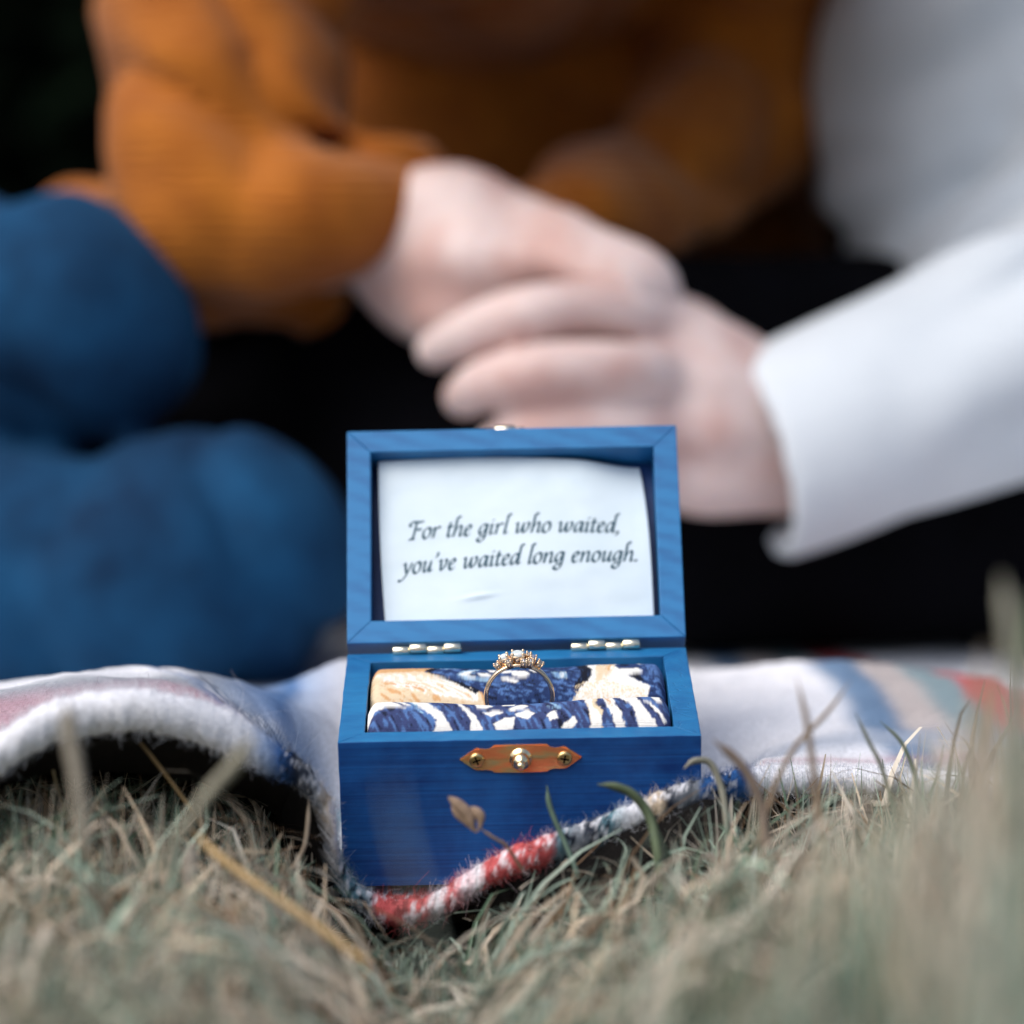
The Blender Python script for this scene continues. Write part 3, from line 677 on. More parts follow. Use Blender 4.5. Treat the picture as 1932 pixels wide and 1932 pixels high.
tt = np.linspace(0, 1, NT) ** 1.7
back_y = .95
LX, LY, LZ = lipw[:, 0][:, None], lipw[:, 1][:, None], lipw[:, 2][:, None]
T = tt[None, :]
spread = np.linspace(-.34, .42, NS)[:, None]
f0 = sstep(.0, .25, T)
BXs = LX * (1 - f0) + spread * f0
BXs = np.where(T == 0, LX, BXs)
BYs = LY + (back_y - LY) * T
dist = BYs - LY
F = field(BXs, BYs)
# under the box the cloth is pressed flat against its base
MI = np.array(BI)
loc = np.stack([BXs, BYs, F, np.ones_like(F)], -1) @ MI.T
Mb = np.array(BOX)
inside = sstep(W / 2 + .022, W / 2 + .003, np.abs(loc[..., 0])) * sstep(-.012, -.001, loc[..., 1]) * sstep(D + .022, D + .004, loc[..., 1])
tgt = np.stack([loc[..., 0], loc[..., 1], np.full_like(F, -H - .0032), np.ones_like(F)], -1) @ Mb.T
F = F * (1 - inside) + tgt[..., 2] * inside
infront = (sstep(560, 640, lpx) * sstep(1420, 1330, lpx))[:, None]
blendL = .06 * (1 - infront) + .016 * infront
bl_ = sstep(0, 1, np.clip(dist / blendL, 0, 1))
BZs = LZ * (1 - bl_) + F * bl_
BP = np.stack([BXs, BYs, BZs], -1)
BP[..., 2] += (.0016 * noise(BP, 60, 80) + .0006 * noise(BP, 260, 81)) * (1 - .7 * inside)
# lip: rounded rolled edge, then the underside 5 mm below
TH = (.0048 + .0026 * sstep(560, 440, lpx))
lipn = []
for k, (dy, dz) in enumerate(((.5, -1), (-.05, -.97), (-.45, -.75), (-.68, -.38), (-.72, .0), (-.60, .32), (-.34, .52), (.0, .62))):
    lipn.append(np.stack([lipw[:, 0], lipw[:, 1] + dy * TH, lipw[:, 2] + dz * TH * .95], -1))
lipn = np.stack(lipn, 1)
lipn += (.0006 * noise(lipn, 300, 82) + .0006 * noise(lipn, 800, 182) + .0008 * noise(lipn, 60, 183))[..., None] * np.array([.4, 1, 1])
BP[..., 2] += (TH * .58)[:, None] * np.exp(-(dist / .010) ** 2)
BP = BP[:, 2:]
du_, dv_ = np.gradient(BP, axis=0), np.gradient(BP, axis=1)
nb_ = np.cross(du_, dv_); nb_ /= np.linalg.norm(nb_, axis=-1)[..., None] + 1e-12; nb_ *= np.sign(nb_[..., 2:3] + 1e-9)
under = BP[:, 1::6] - nb_[:, 1::6] * (TH + .001)[:, None, None]; under = under[:, ::-1]
ALL = np.concatenate([under, lipn, BP], 1)
NV = ALL.shape[1]; NU_ = under.shape[1]; NL = lipn.shape[1]
def blanket_colors():
    x, y, z = ALL[..., 0], ALL[..., 1], ALL[..., 2]
    s = np.repeat(lpx[:, None], NV, 1)
    c = np.empty(ALL.shape)
    white, grey, pink, blue, teal, red, beige, dk = srgb(226, 227, 232), srgb(140, 146, 154), srgb(168, 140, 150), srgb(52, 92, 146), srgb(98, 134, 146), srgb(196, 96, 97), srgb(206, 188, 164), srgb(34, 40, 54)
    # stripes that cross the lip, along its length
    stops = [(-200, white), (470, white), (505, srgb(150, 170, 200)), (530, blue), (560, dk), (600, grey), (622, beige), (634, white), (640, grey), (645, teal), (672, teal), (700, grey), (712, red), (800, red), (826, white), (850, red), (876, srgb(226, 190, 196)), (905, white),
             (915, red), (1035, red), (1050, teal), (1085, grey), (1120, dk), (1150, teal), (1186, white), (1215, white), (1228, beige), (1245, beige), (1256, dk), (1310, grey), (1330, blue), (1400, blue), (1430, white), (2600, white)]
    xs = np.array([a for a, _ in stops], float); cs = np.array([b for _, b in stops])
    sj = s + 7 * noise(ALL, 500, 83)
    for k in range(3): c[..., k] = np.interp(sj, xs, cs[:, k])
    # woven flecks of dark and white yarn in the coloured part
    mid = sstep(500, 560, s) * sstep(1420, 1360, s)
    fl = noise(ALL, 620, 84) + .5 * noise(ALL, 1300, 85)
    m1 = (mid * (fl > .30) > .5); m2 = (mid * (fl < -.48) > .5)
    c[m1] = c[m1] * .25 + white * .75
    notred = c[..., 0] < .42
    c[m2 & notred] = dk; c[m2 & ~notred] *= .55
    # behind the lip on the left: grey and pink stripes parallel to it; on the right a white field with blue, beige and teal bars
    L = (s < 560)
    dy = y - np.repeat(lipw[:, 1][:, None], NV, 1)
    top = np.arange(NV)[None, :] >= NU_ + NL
    wob = dy + .006 * noise(ALL, 25, 86)
    left = np.zeros_like(c)
    xs2 = [0, .018, .026, .05, .062, .075, .088, .11, .125, .14, .152, .2, .22, .26]
    cs2 = np.array([white, white, srgb(176, 184, 192), srgb(150, 160, 168), pink, pink, grey, white, grey, white, pink, grey, white, white])
    for k in range(3): left[..., k] = np.interp(wob, xs2, cs2[:, k])
    wt = (sstep(570, 480, s) * sstep(.006, .016, dy) * top)[..., None]
    c = c * (1 - wt) + left * wt
    right = np.zeros_like(c)
    pxx, pyy, _ = project(ALL)
    q = x + .05 * (y - .2) + .004 * noise(ALL, 20, 87)
    xs3 = [-.3, -.11, -.10, -.075, -.07, -.05, .098, .106, .115, .120, .130, .136, .146, .150, .164, .170, .21]
    cs3 = np.array([white, white, grey, srgb(84, 116, 160), srgb(150, 165, 190), srgb(196, 194, 196), white, srgb(112, 136, 164), srgb(100, 124, 152), srgb(178, 170, 168), srgb(178, 170, 168), srgb(128, 146, 152), srgb(128, 146, 152), srgb(180, 84, 88), srgb(180, 84, 88), white, white])
    for k in range(3): right[..., k] = np.interp(q, xs3, cs3[:, k])
    st2 = np.exp(-((dy - .066) / .018) ** 2)[..., None] * .8; right = right * (1 - st2) + srgb(150, 160, 176) * st2
    st3 = np.exp(-((dy - .034) / .007) ** 2)[..., None] * .6; right = right * (1 - st3) + pink * st3
    wt = (np.maximum(sstep(1300, 1400, s), (s > 560) * sstep(.05, .1, dy)) * sstep(.004, .012, dy) * top)[..., None]
    wt = np.maximum(wt, (sstep(480, 620, s) * sstep(.05, .09, dy) * top)[..., None])
    c = c * (1 - wt) + right * wt
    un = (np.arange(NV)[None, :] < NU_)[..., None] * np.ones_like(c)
    c = c * (1 - un) + np.array([.02, .018, .017]) * un  # underside darkened to near black: shade under the arch put into the colour
    return np.clip(c, 0, 1)
bc = blanket_colors()
blanket = bpy.data.objects.new('picnic_blanket', None); COL.objects.link(blanket); blanket.location = (0, 0, 0)
tag(blanket, 'rumpled plaid wool blanket, white, grey, blue and red, spread on the grass under the box', 'blanket')
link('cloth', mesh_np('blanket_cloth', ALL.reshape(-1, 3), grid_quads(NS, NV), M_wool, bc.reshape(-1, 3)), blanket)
def fuzz(n, jlo, jhi, lmin, lmax, slo, shi, width):
    i = rng.integers(int(slo * NS), int(shi * NS), n); j = NU_ + rng.integers(jlo, jhi, n)
    P0 = ALL[i, j]; c = bc[i, j]
    cen = lipw[i] + np.array([0, .002, 0])
    nr = P0 - cen; up = (j >= NU_ + NL); nr[up] = np.array([0, -.2, 1.0]); nr /= np.linalg.norm(nr, axis=1)[:, None] + 1e-9
    dr = nr + rng.normal(size=(n, 3)) * .75; dr /= np.linalg.norm(dr, axis=1)[:, None]
    b = rng.normal(size=(n, 3)); L = rng.uniform(lmin, lmax, n)[:, None] * rng.random((n, 1)) ** .8
    P0 = P0 + rng.normal(size=(n, 3)) * .0004
    rows = []
    side = np.cross(dr, np.array([0, 1.0, .1])); side /= np.linalg.norm(side, axis=1)[:, None] + 1e-9
    K = 5
    for k in range(K):
        t = k / (K - 1)
        p = P0 + dr * L * t + b * L * .38 * t * t + np.cross(dr, b) * L * .25 * math.sin(t * 4)
        wd = width * (1 - .6 * t)
        rows += [p - side * wd, p + side * wd]
    V = np.stack(rows, 1).reshape(-1, 3)
    q = []
    for k in range(K - 1): q.append(np.array([2 * k, 2 * k + 1, 2 * k + 3, 2 * k + 2]))
    Q = (np.arange(n)[:, None, None] * (2 * K) + np.array(q)[None]).reshape(-1, 4)
    return V, Q, np.repeat(np.clip(c * 1.05, 0, 1), 2 * K, 0)
parts_ = [fuzz(16000, 1, NL + 2, .001, .0034, .0, .82, .00006), fuzz(2600, NL, NL + 26, .001, .004, .0, .32, .00005), fuzz(260, 2, NL + 24, .006, .013, .0, .45, .00005)]
off = 0; Vs, Qs, Cs = [], [], []
for v_, q_, c_ in parts_:
    Vs.append(v_); Qs.append(q_ + off); Cs.append(c_); off += len(v_)
tag(link('fuzz', mesh_np('fuzz', np.concatenate(Vs), np.concatenate(Qs), M_fuzz, np.concatenate(Cs)), blanket), kind='stuff')

# ---------------------------------------------------------------- people: smooth-union bodies turned into meshes
def surface_net(sd, lo, h):
    s = sd < 0
    nx, ny, nz = sd.shape
    corners = [(a, b, c) for a in (0, 1) for b in (0, 1) for c in (0, 1)]
    sl = lambda A, o: A[o[0]:nx - 1 + o[0], o[1]:ny - 1 + o[1], o[2]:nz - 1 + o[2]]
    cnt = sum(sl(s, o).astype(np.int8) for o in corners)
    act = (cnt > 0) & (cnt < 8)
    idx = np.full(act.shape, -1, np.int64); I = np.argwhere(act); idx[act] = np.arange(len(I))
    acc = np.zeros((len(I), 3)); num = np.zeros(len(I))
    vals = {o: sl(sd, o)[act] for o in corners}
    for o in corners:
        for ax in range(3):
            if o[ax] == 0:
                o2 = list(o); o2[ax] = 1; o2 = tuple(o2)
                a, b = vals[o], vals[o2]; m = (a < 0) != (b < 0)
                t = np.zeros_like(a); t[m] = a[m] / (a[m] - b[m])
                p = np.tile(np.array(o, float), (len(I), 1)); p[:, ax] = t
                acc[m] += p[m]; num[m] += 1
    V = (I + acc / num[:, None]) * h + lo
    Q = []
    for ax in range(3):
        u, v = [(1, 2), (2, 0), (0, 1)][ax]
        A = [slice(1, -1)] * 3
        a_ = np.moveaxis(s, ax, 0)
        lo_s = [slice(1, n - 1) for n in sd.shape]; hi_s = list(lo_s)
        lo_s[ax] = slice(0, sd.shape[ax] - 1); hi_s = list(lo_s); hi_s[ax] = slice(1, sd.shape[ax])
        e0, e1 = s[tuple(lo_s)], s[tuple(hi_s)]
        E = np.argwhere(e0 != e1); fl = e0[e0 != e1]
        E = E + np.array([0 if k == ax else 1 for k in range(3)])
        def cell(du, dv):
            q = E.copy(); q[:, u] += du; q[:, v] += dv; return idx[q[:, 0], q[:, 1], q[:, 2]]
        q = np.stack([cell(-1, -1), cell(0, -1), cell(0, 0), cell(-1, 0)], 1)
        q[~fl] = q[~fl][:, ::-1]
        Q.append(q[(q >= 0).all(1)])
    return V, np.concatenate(Q)
def sdf(P, chains, k):
    """signed distance on a regular grid (far values clipped), hard union inside a chain, smooth between chains"""
    FAR = .05; lo = P[0, 0, 0]; h = P[1, 0, 0, 0] - P[0, 0, 0, 0]; shp = np.array(P.shape[:3]); out = None
    for ch in chains:
        dc = np.full(P.shape[:3], FAR, np.float32)
        for (a, ra), (b, rb) in zip(ch, ch[1:]):
            a = np.array(a, np.float32); b = np.array(b, np.float32); ab = b - a; m = max(ra, rb) + FAR
            i0 = np.clip(np.floor((np.minimum(a, b) - m - lo) / h).astype(int), 0, shp); i1 = np.clip(np.ceil((np.maximum(a, b) + m - lo) / h).astype(int) + 1, 0, shp)
            if (i1 <= i0).any(): continue
            sl = tuple(slice(i0[q], i1[q]) for q in range(3)); Q = P[sl]
            t = np.clip(((Q - a) @ ab) / max(float(ab @ ab), 1e-12), 0, 1)
            d = np.linalg.norm(Q - a - t[..., None] * ab, axis=-1) - (ra + (rb - ra) * t)
            dc[sl] = np.minimum(dc[sl], d)
        if out is None: out = dc
        else:
            hh = np.clip(k - np.abs(out - dc), 0, None) / k
            out = np.where(np.minimum(out, dc) >= FAR, FAR, np.minimum(out, dc) - hh * hh * k * .25)
    return out
DSH, RSC = -.07, .95
def chain(*pts):
    q = catmull(pts, 4) if len(pts) > 2 else np.array(pts, float)
    return [(at(px, py, d + DSH), r * RSC) for px, py, d, r in q]
def body_mesh(name, chains, h, k, mat, parent, wrinkle=None, cut=None, pad=.03, smooth=2):
    pts = np.array([p for c in chains for p, r in c]); rad = max(r for c in chains for p, r in c)
    lo = pts.min(0) - rad - pad; hi = pts.max(0) + rad + pad
    n = np.ceil((hi - lo) / h).astype(int) + 1
    g = np.stack(np.meshgrid(*[lo[i] + h * np.arange(n[i]) for i in range(3)], indexing='ij'), -1).astype(np.float32)
    sd_ = sdf(g, chains, k)
    near = np.abs(sd_) < .03
    if wrinkle: sd_[near] += wrinkle(g[near])
    if cut: sd_ = cut(g, sd_)
    V, Q = surface_net(sd_, lo, h)
    me = mesh_np(name, V, Q, mat)
    o = link(name, me, parent); o.matrix_parent_inverse = Matrix.Translation(-Vector(parent.location))
    if smooth:
        md = o.modifiers.new('smooth', 'SMOOTH'); md.iterations = smooth; md.factor = .5
    return o
def person(name, loc, label):
    e = bpy.data.objects.new(name, None); COL.objects.link(e); e.location = loc
    return tag(e, label, 'person')

woman = person('person', (-.1, .62, -.01), 'seated person in a mustard knit sweater and blue jeans reaching a hand across')
man = person('person', (.25, .75, -.01), 'seated person in a pale grey jacket and black trousers clasping the other hand')

# left person's hand: back of hand up, fingers lying over the other hand
wh = [chain((430, 430, 1.52, .036), (640, 425, 1.495, .029), (745, 432, 1.475, .025), (860, 402, 1.455, .0225), (1000, 442, 1.442, .0145)),
      chain((745, 450, 1.475, .025), (770, 500, 1.475, .023), (880, 490, 1.442, .022), (975, 500, 1.432, .0155)),
      chain((770, 520, 1.475, .022), (800, 570, 1.470, .019), (860, 590, 1.445, .0165), (940, 570, 1.44, .0145)),
      chain((1000, 442, 1.442, .0140), (1060, 440, 1.426, .0115), (1120, 466, 1.418, .0098), (1200, 495, 1.412, .0090), (1240, 525, 1.412, .0085), (1258, 560, 1.418, .0072)),
      chain((975, 500, 1.432, .0145), (1040, 492, 1.420, .0112), (1105, 512, 1.410, .0098), (1180, 538, 1.404, .0088), (1222, 575, 1.408, .0075)),
      chain((940, 560, 1.440, .0135), (1040, 560, 1.432, .0108), (1130, 590, 1.43, .0095), (1190, 620, 1.44, .0078)),
      chain((900, 600, 1.445, .0125), (1000, 630, 1.44, .0100), (1090, 650, 1.445, .0085), (1150, 660, 1.45, .0072)),
      chain((790, 540, 1.48, .018), (880, 600, 1.49, .0130), (980, 640, 1.49, .0105), (1050, 650, 1.485, .0085))]
body_mesh('body', wh, .0021, .009, M_skin, woman, smooth=2)
# right person's hand: fingers wrap round from the front
mh = [chain((1240, 606, 1.418, .0140), (1180, 590, 1.404, .0128), (1090, 582, 1.396, .0125), (985, 596, 1.392, .0128), (890, 628, 1.403, .0112), (822, 660, 1.418, .0088)),
      chain((1250, 716, 1.408, .0150), (1190, 704, 1.390, .0134), (1100, 698, 1.382, .0130), (990, 708, 1.380, .0131), (915, 726, 1.390, .0116), (876, 748, 1.404, .0096)),
      chain((1250, 818, 1.404, .0142), (1190, 812, 1.392, .0122), (1100, 806, 1.386, .0118), (1005, 814, 1.386, .0116), (950, 834, 1.396, .0102), (915, 858, 1.41, .0084)),
      chain((1255, 895, 1.410, .0128), (1190, 894, 1.400, .0110), (1120, 888, 1.395, .0104), (1045, 898, 1.396, .0100), (985, 916, 1.41, .0082)),
      chain((1240, 615, 1.420, .0142), (1330, 670, 1.424, .0190), (1430, 750, 1.432, .0235), (1480, 790, 1.44, .0265)),
      chain((1250, 706, 1.412, .0150), (1340, 740, 1.414, .0190), (1430, 790, 1.428, .0245)),
      chain((1250, 798, 1.410, .0145), (1340, 810, 1.412, .0190), (1430, 830, 1.428, .0250)),
      chain((1255, 880, 1.414, .0135), (1320, 900, 1.418, .0175), (1430, 868, 1.430, .0245), (1520, 850, 1.44, .0280), (1720, 770, 1.47, .034)),
      chain((1360, 690, 1.445, .018), (1300, 620, 1.46, .0135), (1220, 590, 1.468, .0110), (1140, 590, 1.475, .0088))]
body_mesh('body', mh, .0021, .0055, M_skin, man, smooth=2)

M_nail, t_, b_ = material('finger_nail', (.66, .47, .46), .25, 0, .5)
for who, px, py, d, dirx, diry in ((woman, 1254, 548, 1.4115, .35, .9), (man, 832, 648, 1.4075, -.8, .5), (man, 888, 733, 1.3945, -.8, .5)):
    c = at(px, py, d + DSH); ax = Vector((dirx, .25, -diry)).normalized(); nz = Vector((-.15, -.9, .4)).normalized()
    sx_ = nz.cross(ax).normalized(); nz = ax.cross(sx_).normalized()
    Mn = Matrix.Translation(c) @ Matrix((sx_, ax, nz)).transposed().to_4x4()
    bm = bmesh.new(); bmesh.ops.create_uvsphere(bm, u_segments=14, v_segments=8, radius=1, matrix=Matrix.Diagonal((.0046, .0060, .0016, 1)))
    o = link('nail', mesh_bm('nail', bm, M_nail, True), who); o.matrix_parent_inverse = Matrix.Translation(-Vector(who.location)); o.matrix_basis = Mn

def folds(freq, amp, seed, stretch=(1, 1, 1), skew=(0, 0)):
    def f(P):
        q = P * np.array(stretch); q[..., 2] += P[..., 0] * skew[0]; q[..., 0] += P[..., 2] * skew[1]
        q = q + .012 * np.stack([noise(P, 22, seed + 5), noise(P, 22, seed + 6), noise(P, 22, seed + 7)], -1)
        wv = noise(q, freq, seed); wv2 = noise(q, freq * 2.1, seed + 1)
        ridge = 1 - np.abs(wv) * 1.9
        return amp * .85 * np.clip(ridge, 0, 1) ** 1.6 - amp * .22 - amp * .30 * wv2
    return f
sw = [chain((470, -420, 1.56, .075), (440, -150, 1.56, .066), (432, 120, 1.52, .057), (405, 310, 1.485, .052), (402, 395, 1.47, .044)),
      chain((402, 400, 1.470, .042), (540, 412, 1.455, .037), (680, 402, 1.468, .0300), (740, 392, 1.475, .0285), (775, 384, 1.477, .0262)),
      chain((150, 408, 1.64, .016), (280, 440, 1.61, .032), (400, 430, 1.58, .05)),
      chain((400, 500, 1.50, .030), (560, 530, 1.52, .026), (600, 590, 1.53, .018)),
      chain((900, -1150, 1.42, .16), (920, -760, 1.46, .150), (930, -260, 1.74, .135), (930, 80, 1.82, .150), (920, 500, 1.84, .145), (920, 640, 1.84, .14)),  # upper chest, out of view, shaped forward to shade the torso below
      chain((1130, 60, 1.84, .11), (1160, 380, 1.86, .12), (1230, 620, 1.88, .11)),
      chain((1380, -620, 1.50, .07), (1460, -200, 1.66, .056), (1400, 150, 1.70, .052), (1230, 360, 1.64, .042), (1060, 430, 1.56, .034))]
body_mesh('sweater', sw, .0052, .02, M_sweater, woman, folds(15, .014, 90, (.8, .8, 1.25), (.5, 0)))
jn = [chain((-420, 715, 1.56, .070), (-100, 625, 1.48, .062), (90, 606, 1.455, .056), (148, 640, 1.455, .052)),
      chain((-420, 1120, 1.46, .060), (0, 1095, 1.43, .058), (240, 1080, 1.42, .058), (390, 1046, 1.42, .057), (460, 1080, 1.43, .049)),
      chain((440, 1060, 1.43, .048), (300, 1110, 1.50, .05), (-200, 1060, 1.56, .05)),
      chain((125, 655, 1.47, .046), (60, 800, 1.58, .045), (-200, 900, 1.6, .05))]
body_mesh('jeans', jn, .0052, .012, M_denim, woman, folds(13, .011, 104, (1.5, 1, .8), (0, .6)))

cuffA, cuffB = at(1352, 622, 1.36), at(1474, 1066, 1.36)
cdir = (cuffB - cuffA).normalized(); view = Vector((0, 1, -.05)).normalized()
cn = cdir.cross(view).normalized()
if cn.x > 0: cn = -cn                      # points out of the sleeve, to the left
cn = (cn - view * .22).normalized()        # the opening turns a little towards the viewer
cn_np, cA = np.array(cn), np.array((cuffA + cuffB) / 2)
def make_cut(shell):
    def cut(P, d):
        pl = (P - cA) @ cn_np
        region = (P[..., 0] < cA[0] + .09) & (P[..., 2] < cA[2] + .085)
        dd = np.where(region, np.maximum(d, pl), d)
        inner = sdf(P, shell, .01)
        return np.where(region, np.maximum(dd, -inner), dd)
    return cut
sleeve = chain((1380, 888, 1.425, .0455), (1475, 850, 1.43, .0475), (1600, 800, 1.43, .0495), (1760, 735, 1.435, .0535), (2000, 630, 1.46, .060), (2330, 430, 1.58, .072), (2330, -300, 1.60, .085))
jk = [sleeve, chain((2030, -820, 1.70, .16), (2055, -300, 1.70, .160), (2060, 200, 1.70, .150), (2055, 470, 1.68, .124), (2040, 610, 1.65, .116))]
_jf = folds(12, .015, 95, (.6, .8, 1.8), (-.9, 0))
def jacket_folds(P):
    near = sstep(.0, .07, np.linalg.norm(P - cA, axis=-1) - .05)
    return _jf(P) * (.06 + .94 * near)
shell = [chain((1300, 920, 1.425, .0360), (1475, 850, 1.43, .0370), (1640, 785, 1.432, .032))]
body_mesh('jacket', jk, .0044, .014, M_white, man, jacket_folds, make_cut(shell), smooth=9)
ts = [chain((1980, 800, 1.74, .10), (1500, 800, 1.62, .085), (1000, 760, 1.555, .070), (740, 740, 1.56, .055), (420, 760, 1.66, .062)),
      chain((740, 740, 1.56, .052), (900, 980, 1.50, .055), (1400, 1000, 1.50, .058), (1900, 985, 1.52, .062), (2300, 985, 1.56, .066)),
      chain((1980, 820, 1.76, .10), (2300, 900, 1.62, .08))]
body_mesh('trousers', ts, .006, .02, M_black, man, folds(12, .007, 97))
def wchain(*p): return [(Vector(a), r) for a, r in p]
for who, c in ((woman, Vector((-.03, .50, .70))), (man, Vector((.27, .74, .80)))):  # heads and hair out of view, added to shade the bodies below
    hd = [wchain((c + Vector((0, .03, -.16)), .052), (c + Vector((0, .01, -.06)), .055)), wchain((c + Vector((0, .02, .03)), .082), (c + Vector((0, -.015, -.02)), .070), (c + Vector((0, -.04, -.075)), .040)),
          wchain((c + Vector((0, -.085, .0)), .008), (c + Vector((0, -.100, -.028)), .012)), wchain((c + Vector((-.078, .015, .01)), .014), (c + Vector((-.076, .012, -.03)), .010)), wchain((c + Vector((.078, .015, .01)), .014), (c + Vector((.076, .012, -.03)), .010))]
    body_mesh('added_unseen_head', hd, .006, .018, M_skin, who)
    hr = [wchain((c + Vector((0, .045, .055)), .085), (c + Vector((0, .075, -.04)), .075), (c + Vector((0, .08, -.15)), .055 if who is woman else .03)), wchain((c + Vector((0, -.02, .085)), .05), (c + Vector((0, .03, .08)), .07))]
    body_mesh('hair', hr, .006, .02, M_hair, who)
sh = [chain((1850, -500, 1.80, .10), (1820, 100, 1.97, .10), (1780, 560, 1.97, .11))]
body_mesh('shirt', sh, .008, .02, M_black, man)

# ---------------------------------------------------------------- grass
ENV = np.array([(-300, 1470), (0, 1450), (100, 1450), (250, 1440), (400, 1460), (500, 1510), (600, 1600), (660, 1720), (740, 1762), (820, 1760), (900, 1700), (1000, 1640), (1100, 1596), (1200, 1545), (1300, 1495), (1400, 1440), (1500, 1415), (1650, 1415), (1720, 1370), (1800, 1290), (1932, 1180), (2200, 1110)], float)
straw, pale, green, sage, brown = np.array([.58, .46, .32]), np.array([.72, .66, .56]), np.array([.085, .145, .09]), np.array([.36, .45, .37]), np.array([.30, .19, .11])
def blades(P0, h, lean, az, curl, width, col, K=6):
    n = len(P0); d = np.stack([np.cos(az), np.sin(az), np.zeros(n)], 1); up = np.array([0, 0, 1.0])
    sa = rng.uniform(0, 2 * math.pi, n); rows = []
    side = np.stack([np.cos(sa), np.sin(sa), rng.normal(size=n) * .2], 1)
    pos = P0.copy(); ang = lean * .35; step = (h / (K - 1))[:, None]
    for k in range(K):
        t = k / (K - 1); wd = (width * (1 - t ** 1.6 * .88))[:, None]
        rows += [pos - side * wd, pos + side * wd]
        ang = ang + (lean * .9 + curl * t * 2) / (K - 1)
        pos = pos + (d * np.sin(ang)[:, None] + up * np.cos(ang)[:, None]) * step
    V = np.stack(rows, 1)
    V[..., 2] = np.maximum(V[..., 2], GZ + .001)
    q = np.array([[2 * k, 2 * k + 1, 2 * k + 3, 2 * k + 2] for k in range(K - 1)])
    Q = (np.arange(n)[:, None, None] * (2 * K) + q[None]).reshape(-1, 4)
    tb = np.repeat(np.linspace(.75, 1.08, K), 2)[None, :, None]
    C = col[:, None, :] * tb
    return V, Q, C
def lip_y(x): return np.interp(x, lipw[:, 0], lipw[:, 1])
order = np.argsort(lipw[:, 0]); lx_s, ly_s, lz_s = lipw[order, 0], lipw[order, 1], lipw[order, 2]
def scatter(n, xr, yr, hr, seed_cols, flat, wide=1.0, want=0, curls=1.0, lift=0.0):
    x = rng.uniform(*xr, n); y = rng.uniform(*yr, n)
    P = np.stack([x, y, ground_z(x, y)], 1)
    px, py, d = project(P)
    ly = np.interp(x, lx_s, ly_s)
    patch = n2(x, y, 26, 11) + .6 * n2(x, y, 60, 12)
    ok = (d > .34) & (rng.random(n) < np.clip(.55 + .9 * want * patch, .12, 1))
    behind = y > ly - .004
    arch = (px < 590) & (y < .08)
    ok &= (~behind) | arch | (y > 1.0) | (x < -.38) | (x > .46)
    if lift:
        P[:, 2] += lift * rng.random(n)
        e_ = np.interp(px, ENV[:, 0], ENV[:, 1]) + np.clip(.84 - d, 0, .5) * np.interp(px, [1050, 1350, 1500, 1750], [1900, 1300, 900, 200])
        ok &= project(P)[1] > e_
    P, px, d, behind, ly = P[ok], px[ok], d[ok], behind[ok], ly[ok]; n = len(P)
    h = rng.uniform(*hr, n) * (1 + .5 * n2(P[:, 0], P[:, 1], 18, 7))
    lean = np.abs(rng.normal(0, flat, n)); az = rng.uniform(0, 2 * math.pi, n); curl = rng.normal(0, curls, n)
    h = h * np.where((P[:, 1] > -.22) & (flat < .95), .78, 1)
    col = seed_cols(n, P)
    width = rng.uniform(.0003, .0011, n) * wide * np.where(rng.random(n) < .12, 1.8, 1)
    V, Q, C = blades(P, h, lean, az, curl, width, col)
    # keep each blade under the height the lawn reaches at its place
    for _ in range(2):
        bx, by, bd = project(V); top = by.min(1); ip = by.argmin(1)
        env = np.interp(bx[np.arange(n), ip], ENV[:, 0], ENV[:, 1]) + np.abs(rng.normal(0, 34, n)) + np.clip(.84 - bd[:, 0], 0, .5) * np.interp(bx[np.arange(n), ip], [1050, 1350, 1500, 1750], [1900, 1300, 900, 200])
        r0 = project(P)[1]
        f = np.where((top < env) & (bd[:, 0] < 1.02), np.clip((r0 - env) / np.maximum(r0 - top, 1e-3), .12, 1), 1)
        zc = np.where(behind & (P[:, 1] < .2), np.interp(P[:, 0], lx_s, lz_s) - .008, .2)
        f = np.minimum(f, np.clip((zc - GZ) / np.maximum(V[..., 2].max(1) - GZ, 1e-4), .1, 1))
        V = P[:, None] + (V - P[:, None]) * np.stack([.4 + .6 * f, .4 + .6 * f, f], 1)[:, None]
    keep = project(V)[2].min(1) > .3
    V, C = V[keep], C[keep]; n = len(V)
    K2 = V.shape[1]
    Q = (np.arange(n)[:, None, None] * K2 + np.array([[2 * k, 2 * k + 1, 2 * k + 3, 2 * k + 2] for k in range(K2 // 2 - 1)])[None]).reshape(-1, 4)
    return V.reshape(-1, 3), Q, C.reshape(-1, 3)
def cols_green(n, P):
    t = np.clip(rng.normal(.45, .35, n) + .5 * n2(P[:, 0], P[:, 1], 14, 8), 0, 1)[:, None]
    return (green * (1 - t) + sage * t) * np.exp(rng.normal(0, .42, n))[:, None]
def cols_dry(n, P):
    t = rng.random(n)[:, None]; b = (rng.random(n) < .16)[:, None]
    c = straw * (1 - t) + pale * t
    return np.where(b, brown, c) * np.clip(np.exp(rng.normal(-.12, .38, n)), .3, 1.3)[:, None]
def grass_obj(name, label_sets, mat, kind='stuff'):
    off = 0; Vs, Qs, Cs = [], [], []
    for v_, q_, c_ in label_sets:
        Vs.append(v_); Qs.append(q_ + off); Cs.append(c_); off += len(v_)
    return tag(link(name, mesh_np(name, np.concatenate(Vs), np.concatenate(Qs), mat, np.clip(np.concatenate(Cs), 0, 1))), kind=kind)
